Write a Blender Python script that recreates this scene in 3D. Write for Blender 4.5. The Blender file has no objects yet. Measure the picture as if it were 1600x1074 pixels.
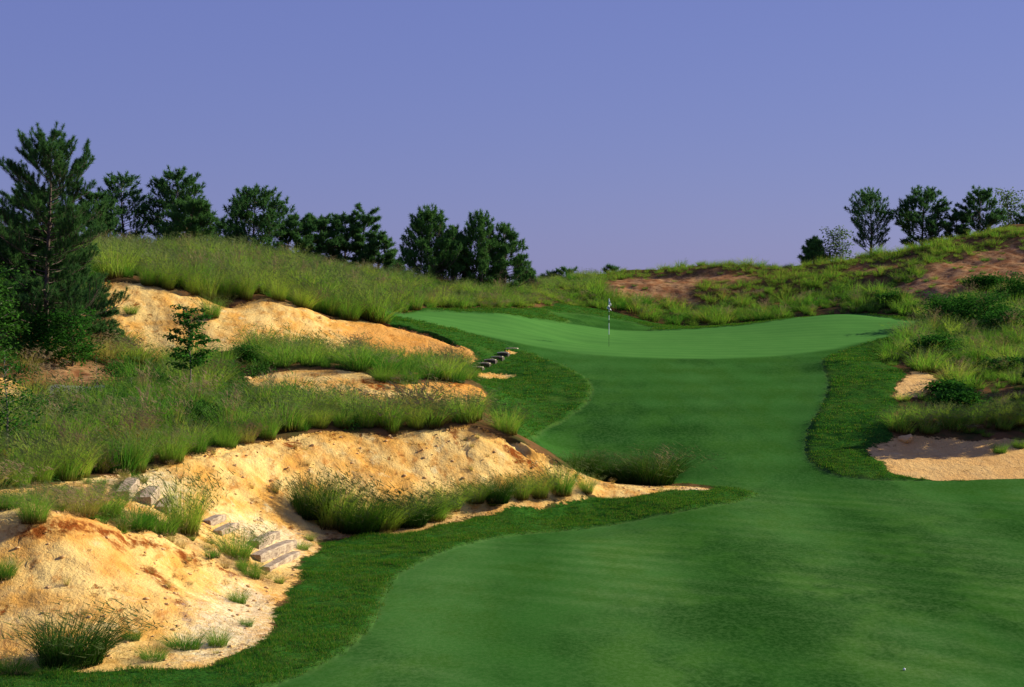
import bpy, bmesh, math, random
import numpy as np
from mathutils import Vector, Matrix, Quaternion

C = bpy.context.scene.collection
SC = bpy.context.scene
PI = math.pi

# ---------------------------------------------------------------- camera
FPX = 2986.0                       # focal length in pixels of the 1600 px wide photograph
PITCH = math.atan(57.0 / FPX)
CAM_Z = 0.0                        # eye level is the zero of all heights
cam_d = bpy.data.cameras.new('camera')
cam_d.sensor_width = 36.0
cam_d.lens = FPX / 1600.0 * 36.0
cam_d.clip_start = 0.5
cam_d.clip_end = 9000.0
cam = bpy.data.objects.new('camera', cam_d)
C.objects.link(cam)
cam.location = (0, 0, CAM_Z)
cam.rotation_euler = (PI / 2 - PITCH, 0, 0)
SC.camera = cam

# ---------------------------------------------------------------- sky and sun
SUN_EL = math.radians(25.0)
SUN_AZ = math.radians(68.0)        # compass style: 0 = +Y (away from the camera), 90 = +X (right)
w = bpy.data.worlds.new("World")
SC.world = w
w.use_nodes = True
nt = w.node_tree
nt.nodes.clear()
sky = nt.nodes.new('ShaderNodeTexSky')
sky.sky_type = 'NISHITA'
sky.sun_disc = False
sky.sun_elevation = SUN_EL
sky.sun_rotation = SUN_AZ
sky.air_density = 1.0
sky.dust_density = 0.3
sky.ozone_density = 1.5
bw = nt.nodes.new('ShaderNodeMix'); bw.data_type = 'RGBA'; bw.blend_type = 'MIX'
bw.inputs[0].default_value = 0.62
bw.inputs[7].default_value = (2.25, 2.75, 6.6, 1)      # violet-blue slide-film sky, mixed evenly over the whole dome
nt.links.new(sky.outputs[0], bw.inputs[6])
mul = nt.nodes.new('ShaderNodeMix'); mul.data_type = 'RGBA'; mul.blend_type = 'MULTIPLY'
mul.inputs[0].default_value = 1.0
mul.inputs[7].default_value = (0.775, 0.75, 0.96, 1)
nt.links.new(bw.outputs[2], mul.inputs[6])
bg = nt.nodes.new('ShaderNodeBackground')
bg.inputs[1].default_value = 0.058
nt.links.new(mul.outputs[2], bg.inputs[0])
wo = nt.nodes.new('ShaderNodeOutputWorld')
nt.links.new(bg.outputs[0], wo.inputs[0])

sd = bpy.data.lights.new('sun', 'SUN')
sd.energy = 5.0
sd.angle = math.radians(0.5)
sd.color = (1.0, 0.92, 0.72)
sun = bpy.data.objects.new('sun', sd)
C.objects.link(sun)
sdir = Vector((math.sin(SUN_AZ) * math.cos(SUN_EL), math.cos(SUN_AZ) * math.cos(SUN_EL), math.sin(SUN_EL)))
sun.rotation_euler = sdir.to_track_quat('Z', 'Y').to_euler()
sun.location = sdir * 50

SC.view_settings.view_transform = 'Standard'
SC.view_settings.look = 'None'
SC.view_settings.exposure = 0.60
SC.view_settings.gamma = 1.0
SC.view_settings.use_curve_mapping = False
SC.render.engine = 'CYCLES'
SC.cycles.max_bounces = 5
SC.cycles.diffuse_bounces = 2
SC.cycles.transmission_bounces = 3
SC.cycles.transparent_max_bounces = 8
SC.cycles.glossy_bounces = 1
SC.cycles.caustics_reflective = False
SC.cycles.caustics_refractive = False

# ---------------------------------------------------------------- helpers
def ray(px, py):
    """direction (dx, 1, dz) of the view line through a point of the photograph"""
    u = (px - 800.0) / FPX
    v = (537.0 - py) / FPX
    dy = math.cos(PITCH) + v * math.sin(PITCH)
    dz = -math.sin(PITCH) + v * math.cos(PITCH)
    return u / dy, dz / dy

def P(px, py, Y):
    dx, dz = ray(px, py)
    return (dx * Y, Y, dz * Y)

def hash2(ix, iy, seed):
    h = (ix.astype(np.int64) * 374761393 + iy.astype(np.int64) * 668265263 + seed * 982451653) & 0xffffffff
    h = ((h ^ (h >> 13)) * 1274126177) & 0xffffffff
    h = (h ^ (h >> 16)) & 0xffffff
    return h.astype(np.float64) / 0xffffff

def vnoise(x, y, seed=0):
    """smooth value noise in -1..1"""
    ix = np.floor(x); iy = np.floor(y)
    fx = x - ix; fy = y - iy
    fx = fx * fx * fx * (fx * (fx * 6 - 15) + 10); fy = fy * fy * fy * (fy * (fy * 6 - 15) + 10)
    a = hash2(ix, iy, seed); b = hash2(ix + 1, iy, seed)
    c = hash2(ix, iy + 1, seed); d = hash2(ix + 1, iy + 1, seed)
    return ((a * (1 - fx) + b * fx) * (1 - fy) + (c * (1 - fx) + d * fx) * fy) * 2 - 1

def fbm(x, y, seed=0, o=4):
    s = 0.0; a = 1.0; t = 0.0
    for k in range(o):
        s = s + a * vnoise(x * 2 ** k + 17.3 * k, y * 2 ** k - 9.1 * k, seed + k)
        t += a; a *= 0.5
    return s / t

def tag(o, label=None, cat=None, group=None, kind=None):
    if label: o['label'] = label
    if cat: o['category'] = cat
    if group: o['group'] = group
    if kind: o['kind'] = kind
    return o

def mesh_obj(name, verts, faces, mats, parent=None, link=True, smooth=False, attrs=None, midx=None):
    me = bpy.data.meshes.new(name)
    if isinstance(verts, np.ndarray) and isinstance(faces, np.ndarray):
        nv = len(verts); nf, k = faces.shape
        me.vertices.add(nv)
        me.vertices.foreach_set('co', verts.astype(np.float32).ravel())
        me.loops.add(nf * k)
        me.loops.foreach_set('vertex_index', faces.astype(np.int32).ravel())
        me.polygons.add(nf)
        me.polygons.foreach_set('loop_start', np.arange(0, nf * k, k, dtype=np.int32))
        me.polygons.foreach_set('loop_total', np.full(nf, k, dtype=np.int32))
        me.update(calc_edges=True)
    else:
        me.from_pydata([tuple(v) for v in verts], [], [tuple(f) for f in faces])
        me.update()
    for m in (mats if isinstance(mats, (list, tuple)) else [mats]):
        me.materials.append(m)
    if midx is not None:
        me.polygons.foreach_set('material_index', np.asarray(midx, dtype=np.int32))
    if smooth:
        me.polygons.foreach_set('use_smooth', np.ones(len(me.polygons), dtype=bool))
    if attrs:
        for n, arr in attrs.items():
            at = me.attributes.new(n, 'FLOAT', 'POINT')
            at.data.foreach_set('value', np.asarray(arr, dtype=np.float32))
    o = bpy.data.objects.new(name, me)
    if link:
        C.objects.link(o)
    if parent:
        o.parent = parent
    return o

def empty(name, loc, rz=0.0):
    o = bpy.data.objects.new(name, None)
    o.empty_display_size = 0.3
    C.objects.link(o)
    o.location = loc
    o.rotation_euler = (0, 0, rz)
    return o

class NT:
    """tiny node-graph writer"""
    def __init__(self, name):
        self.m = bpy.data.materials.new(name); self.m.use_nodes = True
        self.t = self.m.node_tree; self.t.nodes.clear()
    def n(self, typ, **kw):
        nd = self.t.nodes.new(typ)
        for k, v in kw.items(): setattr(nd, k, v)
        return nd
    def put(self, sock, v):
        if isinstance(v, bpy.types.NodeSocket): self.t.links.new(v, sock)
        elif isinstance(v, (tuple, list)) and len(v) == 3 and sock.type == 'RGBA': sock.default_value = (*v, 1)
        else: sock.default_value = v
    def math(self, op, a, b=0.0, clamp=False):
        nd = self.n('ShaderNodeMath', operation=op, use_clamp=clamp)
        self.put(nd.inputs[0], a); self.put(nd.inputs[1], b)
        return nd.outputs[0]
    def mix(self, f, a, b, mode='MIX'):
        nd = self.n('ShaderNodeMix', data_type='RGBA', blend_type=mode)
        self.put(nd.inputs[0], f); self.put(nd.inputs[6], a); self.put(nd.inputs[7], b)
        return nd.outputs[2]
    def ss(self, v, lo, hi):
        nd = self.n('ShaderNodeMapRange', interpolation_type='SMOOTHSTEP')
        self.put(nd.inputs[0], v); self.put(nd.inputs[1], lo); self.put(nd.inputs[2], hi)
        return nd.outputs[0]
    def attr(self, name):
        return self.n('ShaderNodeAttribute', attribute_name=name).outputs['Fac']
    def pos(self, scale=(1, 1, 1), rot=(0, 0, 0), obj=False):
        tc = self.n('ShaderNodeTexCoord') if obj else self.n('ShaderNodeNewGeometry')
        mp = self.n('ShaderNodeMapping')
        mp.inputs['Scale'].default_value = scale
        mp.inputs['Rotation'].default_value = rot
        self.t.links.new(tc.outputs['Object' if obj else 'Position'], mp.inputs['Vector'])
        return mp.outputs[0]
    def noise(self, vec, scale, detail=4, rough=0.6, dist=0.0):
        nd = self.n('ShaderNodeTexNoise')
        self.put(nd.inputs['Vector'], vec)
        nd.inputs['Scale'].default_value = scale
        nd.inputs['Detail'].default_value = detail
        nd.inputs['Roughness'].default_value = rough
        nd.inputs['Distortion'].default_value = dist
        return nd.outputs[0]
    def out(self, sh):
        o = self.n('ShaderNodeOutputMaterial'); self.t.links.new(sh, o.inputs[0]); return self.m

# ---------------------------------------------------------------- the lie of the land
# Control lines of the terrain: (picture x, picture y, distance) read off the photograph and turned into true 3-D points.
def zfloor(Y):
    return float(np.interp(Y, [0, 10, 20, 27, 31, 42, 48, 52, 56, 58], [-1.8, -4.3, -5.75, -6.1, -6.05, -5.9, -5.8, -5.68, -5.5, -5.40]))

def on_floor(px, py):
    dx, dz = ray(px, py)
    Y = 25.0
    while Y < 62 and dz * Y > zfloor(Y): Y += 0.05
    return (px, py, Y)

CP = []
def line(pts, step=1.4):
    pts = [P(*p) for p in pts]
    for a, b in zip(pts[:-1], pts[1:]):
        n = max(1, int(math.dist(a, b) / step))
        for k in range(n):
            t = k / n
            CP.append(tuple(a[i] * (1 - t) + b[i] * t for i in range(3)))
    CP.append(pts[-1])
def dots(*pts):
    for p in pts: CP.append(P(*p))

TOE = [(-250, 1066), (-120, 1064), (0, 1056), (80, 1052), (150, 1054), (240, 1044), (310, 1046), (350, 1030), (395, 1008), (425, 990),
       (430, 960), (442, 938), (440, 925), (470, 905), (468, 893), (452, 884), (500, 862), (497, 842), (560, 838), (640, 833), (720, 818),
       (725, 806), (765, 806), (830, 792), (905, 782), (930, 772), (1000, 777), (1050, 767), (1100, 769)]
line([on_floor(*p) for p in TOE], 1.0)
CREST1 = [(-250, 815, 36.5), (-100, 815, 36.3), (0, 818, 36.2), (50, 824, 36.2), (100, 812, 36.6), (180, 832, 37.6), (250, 848, 38.8), (320, 862, 40.0),
          (370, 885, 41.0), (415, 905, 41.6)]
line(CREST1, 0.8)
line([(-250, 850, 35.9), (-100, 850, 35.8), (0, 858, 35.7), (50, 866, 35.7), (100, 860, 35.9), (180, 872, 36.9), (250, 884, 38.1), (320, 890, 39.3)], 0.8)
line([(-250, 930, 34.4), (-100, 930, 34.3), (0, 930, 34.3), (100, 930, 34.4), (200, 935, 35.0), (300, 940, 36.0), (370, 950, 37.5)], 1.0)
line([(-250, 1000, 33.0), (0, 1000, 33.0), (150, 1000, 33.2), (300, 1000, 34.1)], 1.2)
# bench with the sleepers, behind the lower crest
dots((0, 790, 38.5), (-100, 790, 38.5), (60, 775, 40), (-250, 790, 38.5), (130, 790, 39.8), (160, 810, 38.6), (210, 800, 41.2), (190, 770, 42.4), (240, 795, 42.2),
     (240, 825, 40.0), (300, 830, 42.2), (330, 845, 42.0), (350, 835, 43.6), (400, 860, 43.6), (440, 850, 45.5), (400, 830, 45.2), (300, 800, 44.4))
# the large middle bank
CREST2 = [(-250, 765, 41), (-100, 768, 41), (0, 764, 41.5), (60, 760, 42.5), (110, 752, 44), (150, 744, 45.3), (200, 740, 46.2), (240, 727, 47.2), (290, 712, 48.3),
          (345, 700, 49.6), (400, 690, 51), (440, 680, 52), (500, 670, 52.9), (560, 671, 53.5), (610, 677, 53.8), (650, 672, 54.2), (700, 663, 54.8), (745, 664, 55.1),
          (790, 682, 55.3), (830, 700, 55.4), (870, 719, 55.6), (900, 735, 56.0), (940, 748, 56.5), (980, 757, 57.0), (1030, 764, 57.6)]
line(CREST2, 0.8)
line([(400, 706, 50.3), (500, 690, 52.2), (560, 692, 52.8), (650, 692, 53.6), (745, 686, 54.4), (790, 702, 54.6), (830, 722, 54.9)], 0.8)
dots((230, 770, 44.6), (300, 770, 45.8), (370, 760, 47.8), (450, 750, 50.0), (520, 750, 50.9), (600, 745, 51.9), (680, 745, 52.7), (740, 742, 53.3), (800, 750, 54.0), (850, 760, 54.6),
     (380, 805, 46.6), (450, 810, 48.0), (520, 805, 49.3), (600, 800, 50.4), (680, 796, 51.3), (740, 785, 52.4), (820, 775, 53.7), (880, 768, 54.8))
# terrace behind it
line([(300, 690, 51), (400, 672, 53), (500, 655, 55), (620, 658, 56.5), (740, 652, 57.5)], 2)
dots((-250, 690, 50), (-100, 690, 50), (0, 692, 49), (100, 690, 51), (-250, 640, 57), (-100, 640, 57), (0, 640, 57), (100, 645, 57), (200, 640, 58), (300, 636, 60), (400, 636, 60),
     (500, 640, 59), (600, 645, 58.6), (700, 650, 59), (100, 606, 61), (200, 600, 63.5), (60, 604, 61), (300, 600, 65), (150, 595, 62.2), (80, 590, 62.2))
# small third bank
line([(380, 604, 63.6), (440, 613, 63.2), (520, 620, 63), (600, 628, 62.6), (690, 640, 62.6), (750, 642, 63.4)], 1.2)
line([(360, 590, 65.4), (440, 578, 66.2), (520, 575, 66.6), (600, 586, 66.2), (640, 598, 66), (690, 596, 67.2), (745, 596, 69.4)], 1.2)
dots((770, 640, 65), (775, 615, 70.5), (780, 628, 67.5), (330, 585, 67))
# terrace under the upper sand face
line([(150, 560, 68.5), (225, 560, 71.5), (330, 548, 72.6), (420, 548, 73), (500, 552, 74), (600, 562, 75), (680, 571, 76), (738, 576, 76.6)], 1.5)
dots((420, 565, 69.5), (500, 566, 70), (600, 574, 70.5), (680, 582, 71.5), (300, 570, 69))
# crest of the upper sand face
UCREST = [(120, 440, 75.5), (160, 437, 76), (200, 436, 76.3), (235, 446, 76.6), (300, 455, 77), (345, 478, 77.4), (400, 464, 78), (440, 470, 78.4), (480, 482, 79), (520, 496, 80), (575, 498, 81.3),
      (620, 509, 81), (660, 519, 80.5), (700, 532, 79.8), (735, 547, 78.6)]
line(UCREST, 1.0)
dots((200, 500, 73.5), (300, 505, 74.2), (400, 510, 75), (500, 520, 76.5), (600, 535, 77.8), (680, 552, 77.8))
# left mound under the big pine
dots((-250, 560, 62), (-100, 560, 62), (0, 562, 62), (75, 548, 65.5), (140, 545, 68), (40, 520, 68), (110, 500, 71), (0, 500, 71), (-100, 500, 71), (-250, 500, 71),
     (60, 460, 75), (-100, 450, 77), (-250, 450, 77), (0, 450, 77))
# left hill
dots((-250, 425, 83), (0, 422, 83), (150, 424, 83), (300, 430, 84), (400, 440, 85), (500, 456, 87), (580, 468, 90), (650, 472, 94.5), (700, 474, 96.5), (780, 472, 100), (850, 466, 106))
line([(-400, 398, 92), (0, 398, 92), (150, 402, 92), (250, 404, 92), (400, 408, 93), (500, 424, 96), (600, 438, 100), (700, 448, 104), (800, 455, 108), (850, 455, 112)], 3)
dots((-250, 405, 100), (0, 405, 100), (200, 408, 100), (400, 412, 100), (550, 440, 106), (700, 455, 111), (800, 462, 116))
# putting green
dots((600, 493, 86.5), (650, 491, 88), (700, 489, 92), (790, 493, 93), (700, 502, 87.5), (800, 522, 86.5), (860, 528, 87.5), (950, 543, 87), (900, 534, 90), (1050, 545, 86.5),
     (1150, 545, 86.4), (1250, 541, 86.3), (860, 548, 82.4), (930, 557, 81.2), (1000, 561, 80.8), (1080, 563, 80.6), (1150, 562, 80.8), (1230, 558, 81.4), (1300, 549, 83), (1370, 535, 86.5), (1440, 510, 94),
     (1400, 503, 97.5), (1350, 493, 101), (1310, 491, 102), (1250, 497, 101.5), (1200, 504, 101), (1100, 514, 100), (1020, 518, 99.5), (960, 517, 99), (900, 508, 98), (850, 503, 96),
     (1000, 528, 94), (1100, 527, 94), (1200, 521, 95), (1300, 510, 96), (1350, 510, 96))
dots((600, 487, 90), (700, 483, 95), (800, 484, 97), (880, 489, 103), (940, 494, 105), (980, 502, 106), (1050, 513, 106), (1100, 513, 106.5), (1200, 506, 107), (1320, 494, 107), (1420, 500, 103), (1470, 503, 101))
# approach
for px in (900, 980, 1050, 1120, 1190, 1250):
    dots((px, 757, 58.2), (px, 728, 60.4), (px, 700, 63), (px, 672, 65.6), (px, 648, 68), (px, 622, 71), (px, 600, 74), (px, 580, 77.4))
dots((840, 690, 63.2), (840, 665, 66.2), (850, 640, 69), (860, 612, 72), (870, 590, 75.4), (870, 570, 78.6))
dots((800, 660, 62.6), (800, 690, 60), (800, 640, 67.5), (800, 620, 70.3), (800, 600, 73.6), (800, 580, 77), (800, 560, 79.6), (780, 548, 80.6), (750, 586, 76.0), (790, 590, 76.2), (760, 573, 77.6), (780, 562, 79))
# mound behind the green, then the long ridge
line([(900, 474, 108), (960, 486, 108.5), (1000, 495, 109), (1060, 503, 109), (1120, 503, 109), (1200, 496, 109.5), (1320, 482, 110), (1420, 488, 107), (1480, 494, 103)], 3)
dots((900, 455, 112), (950, 450, 114), (1000, 462, 113), (1050, 468, 113), (1150, 470, 113), (1250, 462, 113.5), (1350, 455, 113), (1450, 455, 109), (1550, 460, 107), (1650, 460, 106), (1850, 460, 106),
     (1450, 430, 112.5), (1550, 415, 113), (1650, 405, 113), (1850, 405, 113))
line([(850, 448, 116), (930, 438, 117), (960, 431, 118), (1050, 427, 118), (1130, 421, 118), (1250, 420, 119), (1320, 407, 119), (1400, 392, 119), (1500, 371, 119), (1600, 356, 119), (1700, 350, 119), (1950, 350, 119)], 3)
dots((950, 436, 124), (1100, 426, 124), (1250, 424, 124), (1400, 400, 124), (1600, 366, 124), (1900, 360, 124))
# right hand slope
dots((1310, 565, 78), (1350, 566, 78.5), (1400, 553, 82), (1450, 530, 88), (1470, 510, 95), (1420, 594, 72.6), (1460, 600, 72.2), (1350, 610, 71), (1300, 640, 68.2), (1340, 640, 68.2), (1300, 610, 72),
     (1500, 540, 85), (1600, 530, 84.5), (1750, 530, 84.5), (1900, 530, 84.5), (1500, 600, 74), (1600, 596, 73), (1750, 596, 73), (1900, 596, 73), (1500, 505, 95), (1600, 500, 95), (1750, 500, 95), (1900, 500, 95),
     (1500, 480, 101), (1600, 482, 100), (1800, 482, 100), (1420, 640, 68), (1500, 640, 68.6), (1600, 636, 68.6), (1750, 636, 68.6), (1900, 636, 68.6))
line([(1385, 668, 64.0), (1430, 660, 64.6), (1500, 660, 64.8), (1600, 660, 64.8), (1750, 660, 64.8), (1950, 660, 64.8)], 1.2)
line([(1350, 702, 62.0), (1385, 697, 62.9), (1430, 700, 63.0), (1500, 702, 63.0), (1600, 700, 63.0), (1750, 700, 63.0), (1950, 700, 63.0)], 1.2)
dots((1310, 665, 65.2), (1310, 700, 62.2), (1310, 730, 60), (1350, 735, 59.4), (1330, 690, 63), (1345, 672, 64.6))
line([(1300, 754, 58.2), (1380, 748, 58.6), (1450, 751, 58.6), (1520, 750, 58.7), (1600, 748, 58.8), (1750, 748, 58.8), (1950, 748, 58.8)], 2)
dots((1440, 738, 59.6), (1520, 736, 59.8), (1600, 730, 60.4), (1750, 730, 60.4), (1950, 730, 60.4), (1440, 717, 61.4), (1520, 718, 61.4), (1600, 714, 61.6), (1750, 714, 61.6))
# ground between the middle bank and the approach
dots((960, 757, 59), (1020, 752, 59.6), (900, 730, 59.4), (860, 712, 60))
for Y in (22, 25, 28, 30.5, 34, 38, 42, 46, 50, 54):
    for X in (-45, -30, -20, -12, -8, -5, -2, 1, 4, 7, 10, 14, 18, 24, 32, 42):
        px = 800 + X / Y * FPX
        if Y < 30 or (px > 480 and Y < 44) or (px > 660 and Y < 49) or px > 960:
            z = zfloor(Y)
            if X > 3: z += 0.13 * math.exp(-((Y - 36.6) / 1.6) ** 2) * min(1, (X - 3) / 3)
            CP.append((X, Y, z))
        elif px < -300:
            CP.append((X, Y, -4.0 if Y > 38 else -5.5))
for Y, z in ((130, 0.3), (137, -1.5), (146, -3.5), (155, -5)):
    for X in range(-80, 81, 16):
        CP.append((X, Y, z))
for Y, z in ((60, -2.5), (75, 0), (90, 2.5), (105, 3), (118, 4.0)):
    for X in (-75, -60, 60, 75): CP.append((X, Y, z if X < 0 else z + 1.0))
for X in (-60, -20, 20, 60):
    CP.append((X, 0, -1.9)); CP.append((X, 10, -4.3))

CPA = np.array(CP)
# thin out points that nearly coincide in plan
keep = []
cell = {}
for i, (x, y, z) in enumerate(CP):
    k = (round(x / 0.55), round(y / 0.55))
    if k in cell: continue
    cell[k] = 1; keep.append(i)
CPA = CPA[keep]
_cx, _cy, _cz = CPA[:, 0], CPA[:, 1], CPA[:, 2]
def phi(d2): return np.sqrt(d2 + 0.5)
_A = phi((_cx[:, None] - _cx[None]) ** 2 + (_cy[:, None] - _cy[None]) ** 2)
_A[np.arange(len(_cx)), np.arange(len(_cx))] -= 0.12         # a little smoothing
_wgt = np.linalg.solve(_A, _cz - _cz.mean())
GX0, GX1, GY0, GY1, GS = -80.0, 80.0, -2.0, 160.0, 0.4
gx = np.arange(GX0, GX1 + GS, GS); gy = np.arange(GY0, GY1 + GS, GS)
GZ = np.zeros((len(gy), len(gx)))
for j, yy in enumerate(gy):
    GZ[j] = phi((gx[:, None] - _cx[None]) ** 2 + (yy - _cy[None]) ** 2) @ _wgt + _cz.mean()

def cubic(t, a, b, c, d):
    return b + 0.5 * t * (c - a + t * (2 * a - 5 * b + 4 * c - d + t * (3 * (b - c) + d - a)))
def hbase(x, y):
    """smooth height of the land"""
    x = np.asarray(x, float); y = np.asarray(y, float)
    u = np.clip((x - GX0) / GS, 1.001, len(gx) - 3.001); v = np.clip((y - GY0) / GS, 1.001, len(gy) - 3.001)
    i = u.astype(int); j = v.astype(int); fu = u - i; fv = v - j
    r = [cubic(fu, GZ[j + k, i - 1], GZ[j + k, i], GZ[j + k, i + 1], GZ[j + k, i + 2]) for k in (-1, 0, 1, 2)]
    return cubic(fv, *r)

YS = np.arange(24, 125, 0.06)
def hit(px, py):
    """where the view line of a picture point meets the land"""
    dx, dz = ray(px, py)
    z = hbase(dx * YS, YS)
    below = z >= dz * YS
    k = int(np.argmax(below)) if below.any() else len(YS) - 1
    Y = YS[k]
    if k > 0 and below.any():
        a = (dz * YS[k - 1] - z[k - 1]); b = (z[k] - dz * YS[k]); Y = YS[k - 1] + 0.06 * a / max(a + b, 1e-6)
    return dx * Y, Y

def world_poly(pts, smooth=3):
    out = []
    for p in pts:
        if len(p) == 3: dx, dz = ray(p[0], p[1] or 540); out.append((dx * p[2], p[2]))
        else: out.append(hit(*p))
    for _ in range(smooth - 1):          # corner cutting
        q = []
        for a, b in zip(out, out[1:] + out[:1]):
            q.append((a[0] * .75 + b[0] * .25, a[1] * .75 + b[1] * .25)); q.append((a[0] * .25 + b[0] * .75, a[1] * .25 + b[1] * .75))
        out = q
    return np.array(out)

def sdf(poly, x, y, far=3.0):
    """signed distance, positive inside, clipped to +-far"""
    res = np.full(x.shape, -far)
    x0, y0 = poly.min(0) - far; x1, y1 = poly.max(0) + far
    m = (x > x0) & (x < x1) & (y > y0) & (y < y1)
    xs = x[m]; ys = y[m]
    if xs.size == 0: return res
    d2 = np.full(xs.shape, far * far); ins = np.zeros(xs.shape, bool)
    for (ax, ay), (bx, by) in zip(poly, np.roll(poly, -1, 0)):
        ex, ey = bx - ax, by - ay
        L = ex * ex + ey * ey + 1e-12
        near = (xs > min(ax, bx) - far) & (xs < max(ax, bx) + far) & (ys > min(ay, by) - far) & (ys < max(ay, by) + far)
        xn = xs[near]; yn = ys[near]
        t = np.clip(((xn - ax) * ex + (yn - ay) * ey) / L, 0, 1)
        d = (xn - ax - t * ex) ** 2 + (yn - ay - t * ey) ** 2
        d2[near] = np.minimum(d2[near], d)
        if ay != by:
            c = ((ay > ys) != (by > ys)) & (xs < ex * (ys - ay) / ey + ax)
            ins ^= c
    d = np.sqrt(d2)
    res[m] = np.where(ins, d, -d)
    return res

FAR_R = [(1600, 748), (1520, 750), (1450, 752), (1380, 751), (1330, 748), (1290, 738), (1262, 718), (1258, 695), (1266, 665), (1285, 635), (1296, 605), (1290, 580), (1283, 564), (1300, 555)]
POLY = {}
POLY['green'] = [[(588, 490), (640, 488), (700, 488), (790, 493), (850, 502), (900, 508), (960, 516), (1020, 518), (1100, 514), (1200, 504), (1250, 497), (1310, 491), (1350, 492), (1400, 499), (1446, 507),
                  (1440, 511), (1400, 522), (1340, 537), (1280, 549), (1200, 557), (1100, 561), (1000, 560), (930, 555), (860, 544), (800, 533), (740, 521), (680, 509), (620, 497)]]
POLY['fair'] = [[(600, 493), (660, 503), (740, 523), (800, 543), (860, 562), (905, 584), (928, 603), (920, 630), (885, 655), (850, 670), (825, 685), (850, 0, 60.3), (930, 0, 59.2), (1010, 0, 58.9), (1090, 0, 58.4), (1150, 764), (1190, 772),
                 (1160, 784), (1080, 799), (1000, 812), (850, 832), (760, 843), (700, 860), (640, 886), (605, 915), (592, 955), (575, 985), (545, 1015), (490, 1050), (430, 1072), (250, 0, 27), (-300, 0, 24.2),
                 (3000, 0, 24.2), (1900, 0, 58.6), (1750, 748)] + FAR_R + [(1340, 541), (1400, 525), (1440, 510), (1300, 520), (1000, 540), (700, 500)],
                [(850, 488), (890, 489), (950, 498), (1000, 506), (1035, 516), (960, 518), (900, 510), (880, 504), (896, 503)]]
POLY['rough'] = [[(p[0], p[1]) for p in TOE[1:]] + [(1112, 761), (1060, 0, 58.7), (960, 0, 58.3), (880, 0, 58.2), (840, 0, 58.8), (815, 690), (790, 668), (765, 648), (770, 625), (750, 603), (740, 585), (738, 568), (742, 552),
                  (700, 535), (660, 522), (620, 511), (588, 499), (576, 490), (590, 482), (700, 482), (800, 484), (850, 478), (880, 474), (930, 482), (975, 492), (1020, 504), (1060, 0, 107.6), (1120, 0, 107.6), (1200, 0, 108),
                  (1320, 0, 108.5), (1420, 0, 105.5), (1475, 502), (1462, 514), (1420, 533), (1390, 548), (1370, 562), (1395, 573), (1420, 584), (1402, 600), (1398, 616), (1412, 630), (1400, 650), (1388, 668), (1395, 690), (1420, 720),
                  (1460, 747), (1750, 747), (1700, 0, 52), (1100, 0, 40), (900, 0, 30), (-250, 0, 29)]]
POLY['sand'] = [
    [(p[0], p[1]) for p in TOE] + [(1108, 763), (1060, 760), (1000, 758)] + [(p[0], p[1] + 1.5) for p in CREST2[::-1][2:]],
    [(375, 600), (400, 588), (440, 580), (520, 577), (570, 583), (600, 600), (630, 603), (640, 600), (690, 598), (740, 600), (762, 618), (755, 640), (700, 645), (640, 640), (600, 634), (520, 624), (440, 614)],
    [(140, 441), (165, 438), (200, 437), (235, 447), (300, 456), (345, 479), (400, 465), (440, 471), (480, 483), (520, 497), (575, 499), (620, 510), (660, 520), (700, 533), (735, 548), (744, 562), (725, 574), (680, 572),
     (600, 563), (500, 552), (420, 549), (330, 549), (262, 562), (225, 550), (190, 520), (160, 480)],
    [(742, 584), (760, 582), (790, 585), (815, 587), (800, 592), (770, 594), (745, 592)],
    [(783, 553), (792, 548), (806, 551), (808, 555), (795, 556)],
    [(1350, 706), (1372, 697), (1400, 680), (1410, 676), (1440, 682), (1500, 688), (1600, 686), (1750, 686), (1900, 0, 64.2), (1900, 748), (1600, 748), (1520, 750), (1450, 750), (1405, 745), (1379, 738), (1388, 727), (1365, 716)],
    [(1396, 606), (1410, 596), (1419, 581), (1445, 580), (1470, 596), (1466, 616), (1442, 620), (1418, 620), (1403, 627)],
    [(-60, 588), (0, 590), (30, 598), (75, 622), (60, 636), (0, 646), (-60, 650)],
    [(1590, 520), (1660, 518), (1700, 530), (1640, 542), (1594, 534)],
]
POLY['litter'] = [[(60, 768), (150, 752), (230, 745), (200, 762), (160, 775), (200, 800), (300, 845), (360, 870), (430, 900), (455, 915), (440, 925), (380, 910), (320, 868), (250, 845), (180, 828), (100, 806), (-50, 806), (-50, 785)],
                  [(455, 838), (520, 822), (600, 815), (700, 800), (760, 790), (900, 765), (925, 772), (830, 795), (765, 808), (720, 822), (640, 836), (560, 842), (500, 850)]]
POLY['dirt'] = [[(938, 445), (950, 435), (1000, 430), (1080, 430), (1150, 428), (1200, 440), (1100, 450), (1078, 458), (1098, 476), (1050, 476), (1000, 470), (945, 463)],
                [(1378, 463), (1400, 450), (1440, 425), (1500, 400), (1560, 378), (1640, 360), (1800, 360), (1800, 430), (1620, 445), (1560, 460), (1500, 482), (1440, 472)],
                [(1320, 415), (1420, 405), (1420, 415), (1340, 428)],
                [(40, 600), (60, 585), (70, 560), (30, 545), (40, 500), (130, 480), (170, 500), (150, 540), (120, 560), (200, 592), (190, 603), (120, 602)]]
POLY['path'] = [[(70, 612), (78, 604), (120, 602), (185, 605), (175, 611), (110, 622), (85, 626)]]
POLY['palesand'] = [[(300, 955), (360, 900), (430, 930), (430, 985), (380, 1012), (310, 1040), (270, 1030)], [(1060, 763), (1110, 763), (1100, 770), (1060, 768)], [(340, 800), (430, 820), (500, 850), (440, 890), (380, 850)],
                [(120, 745), (260, 730), (300, 790), (220, 800)]]
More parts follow.
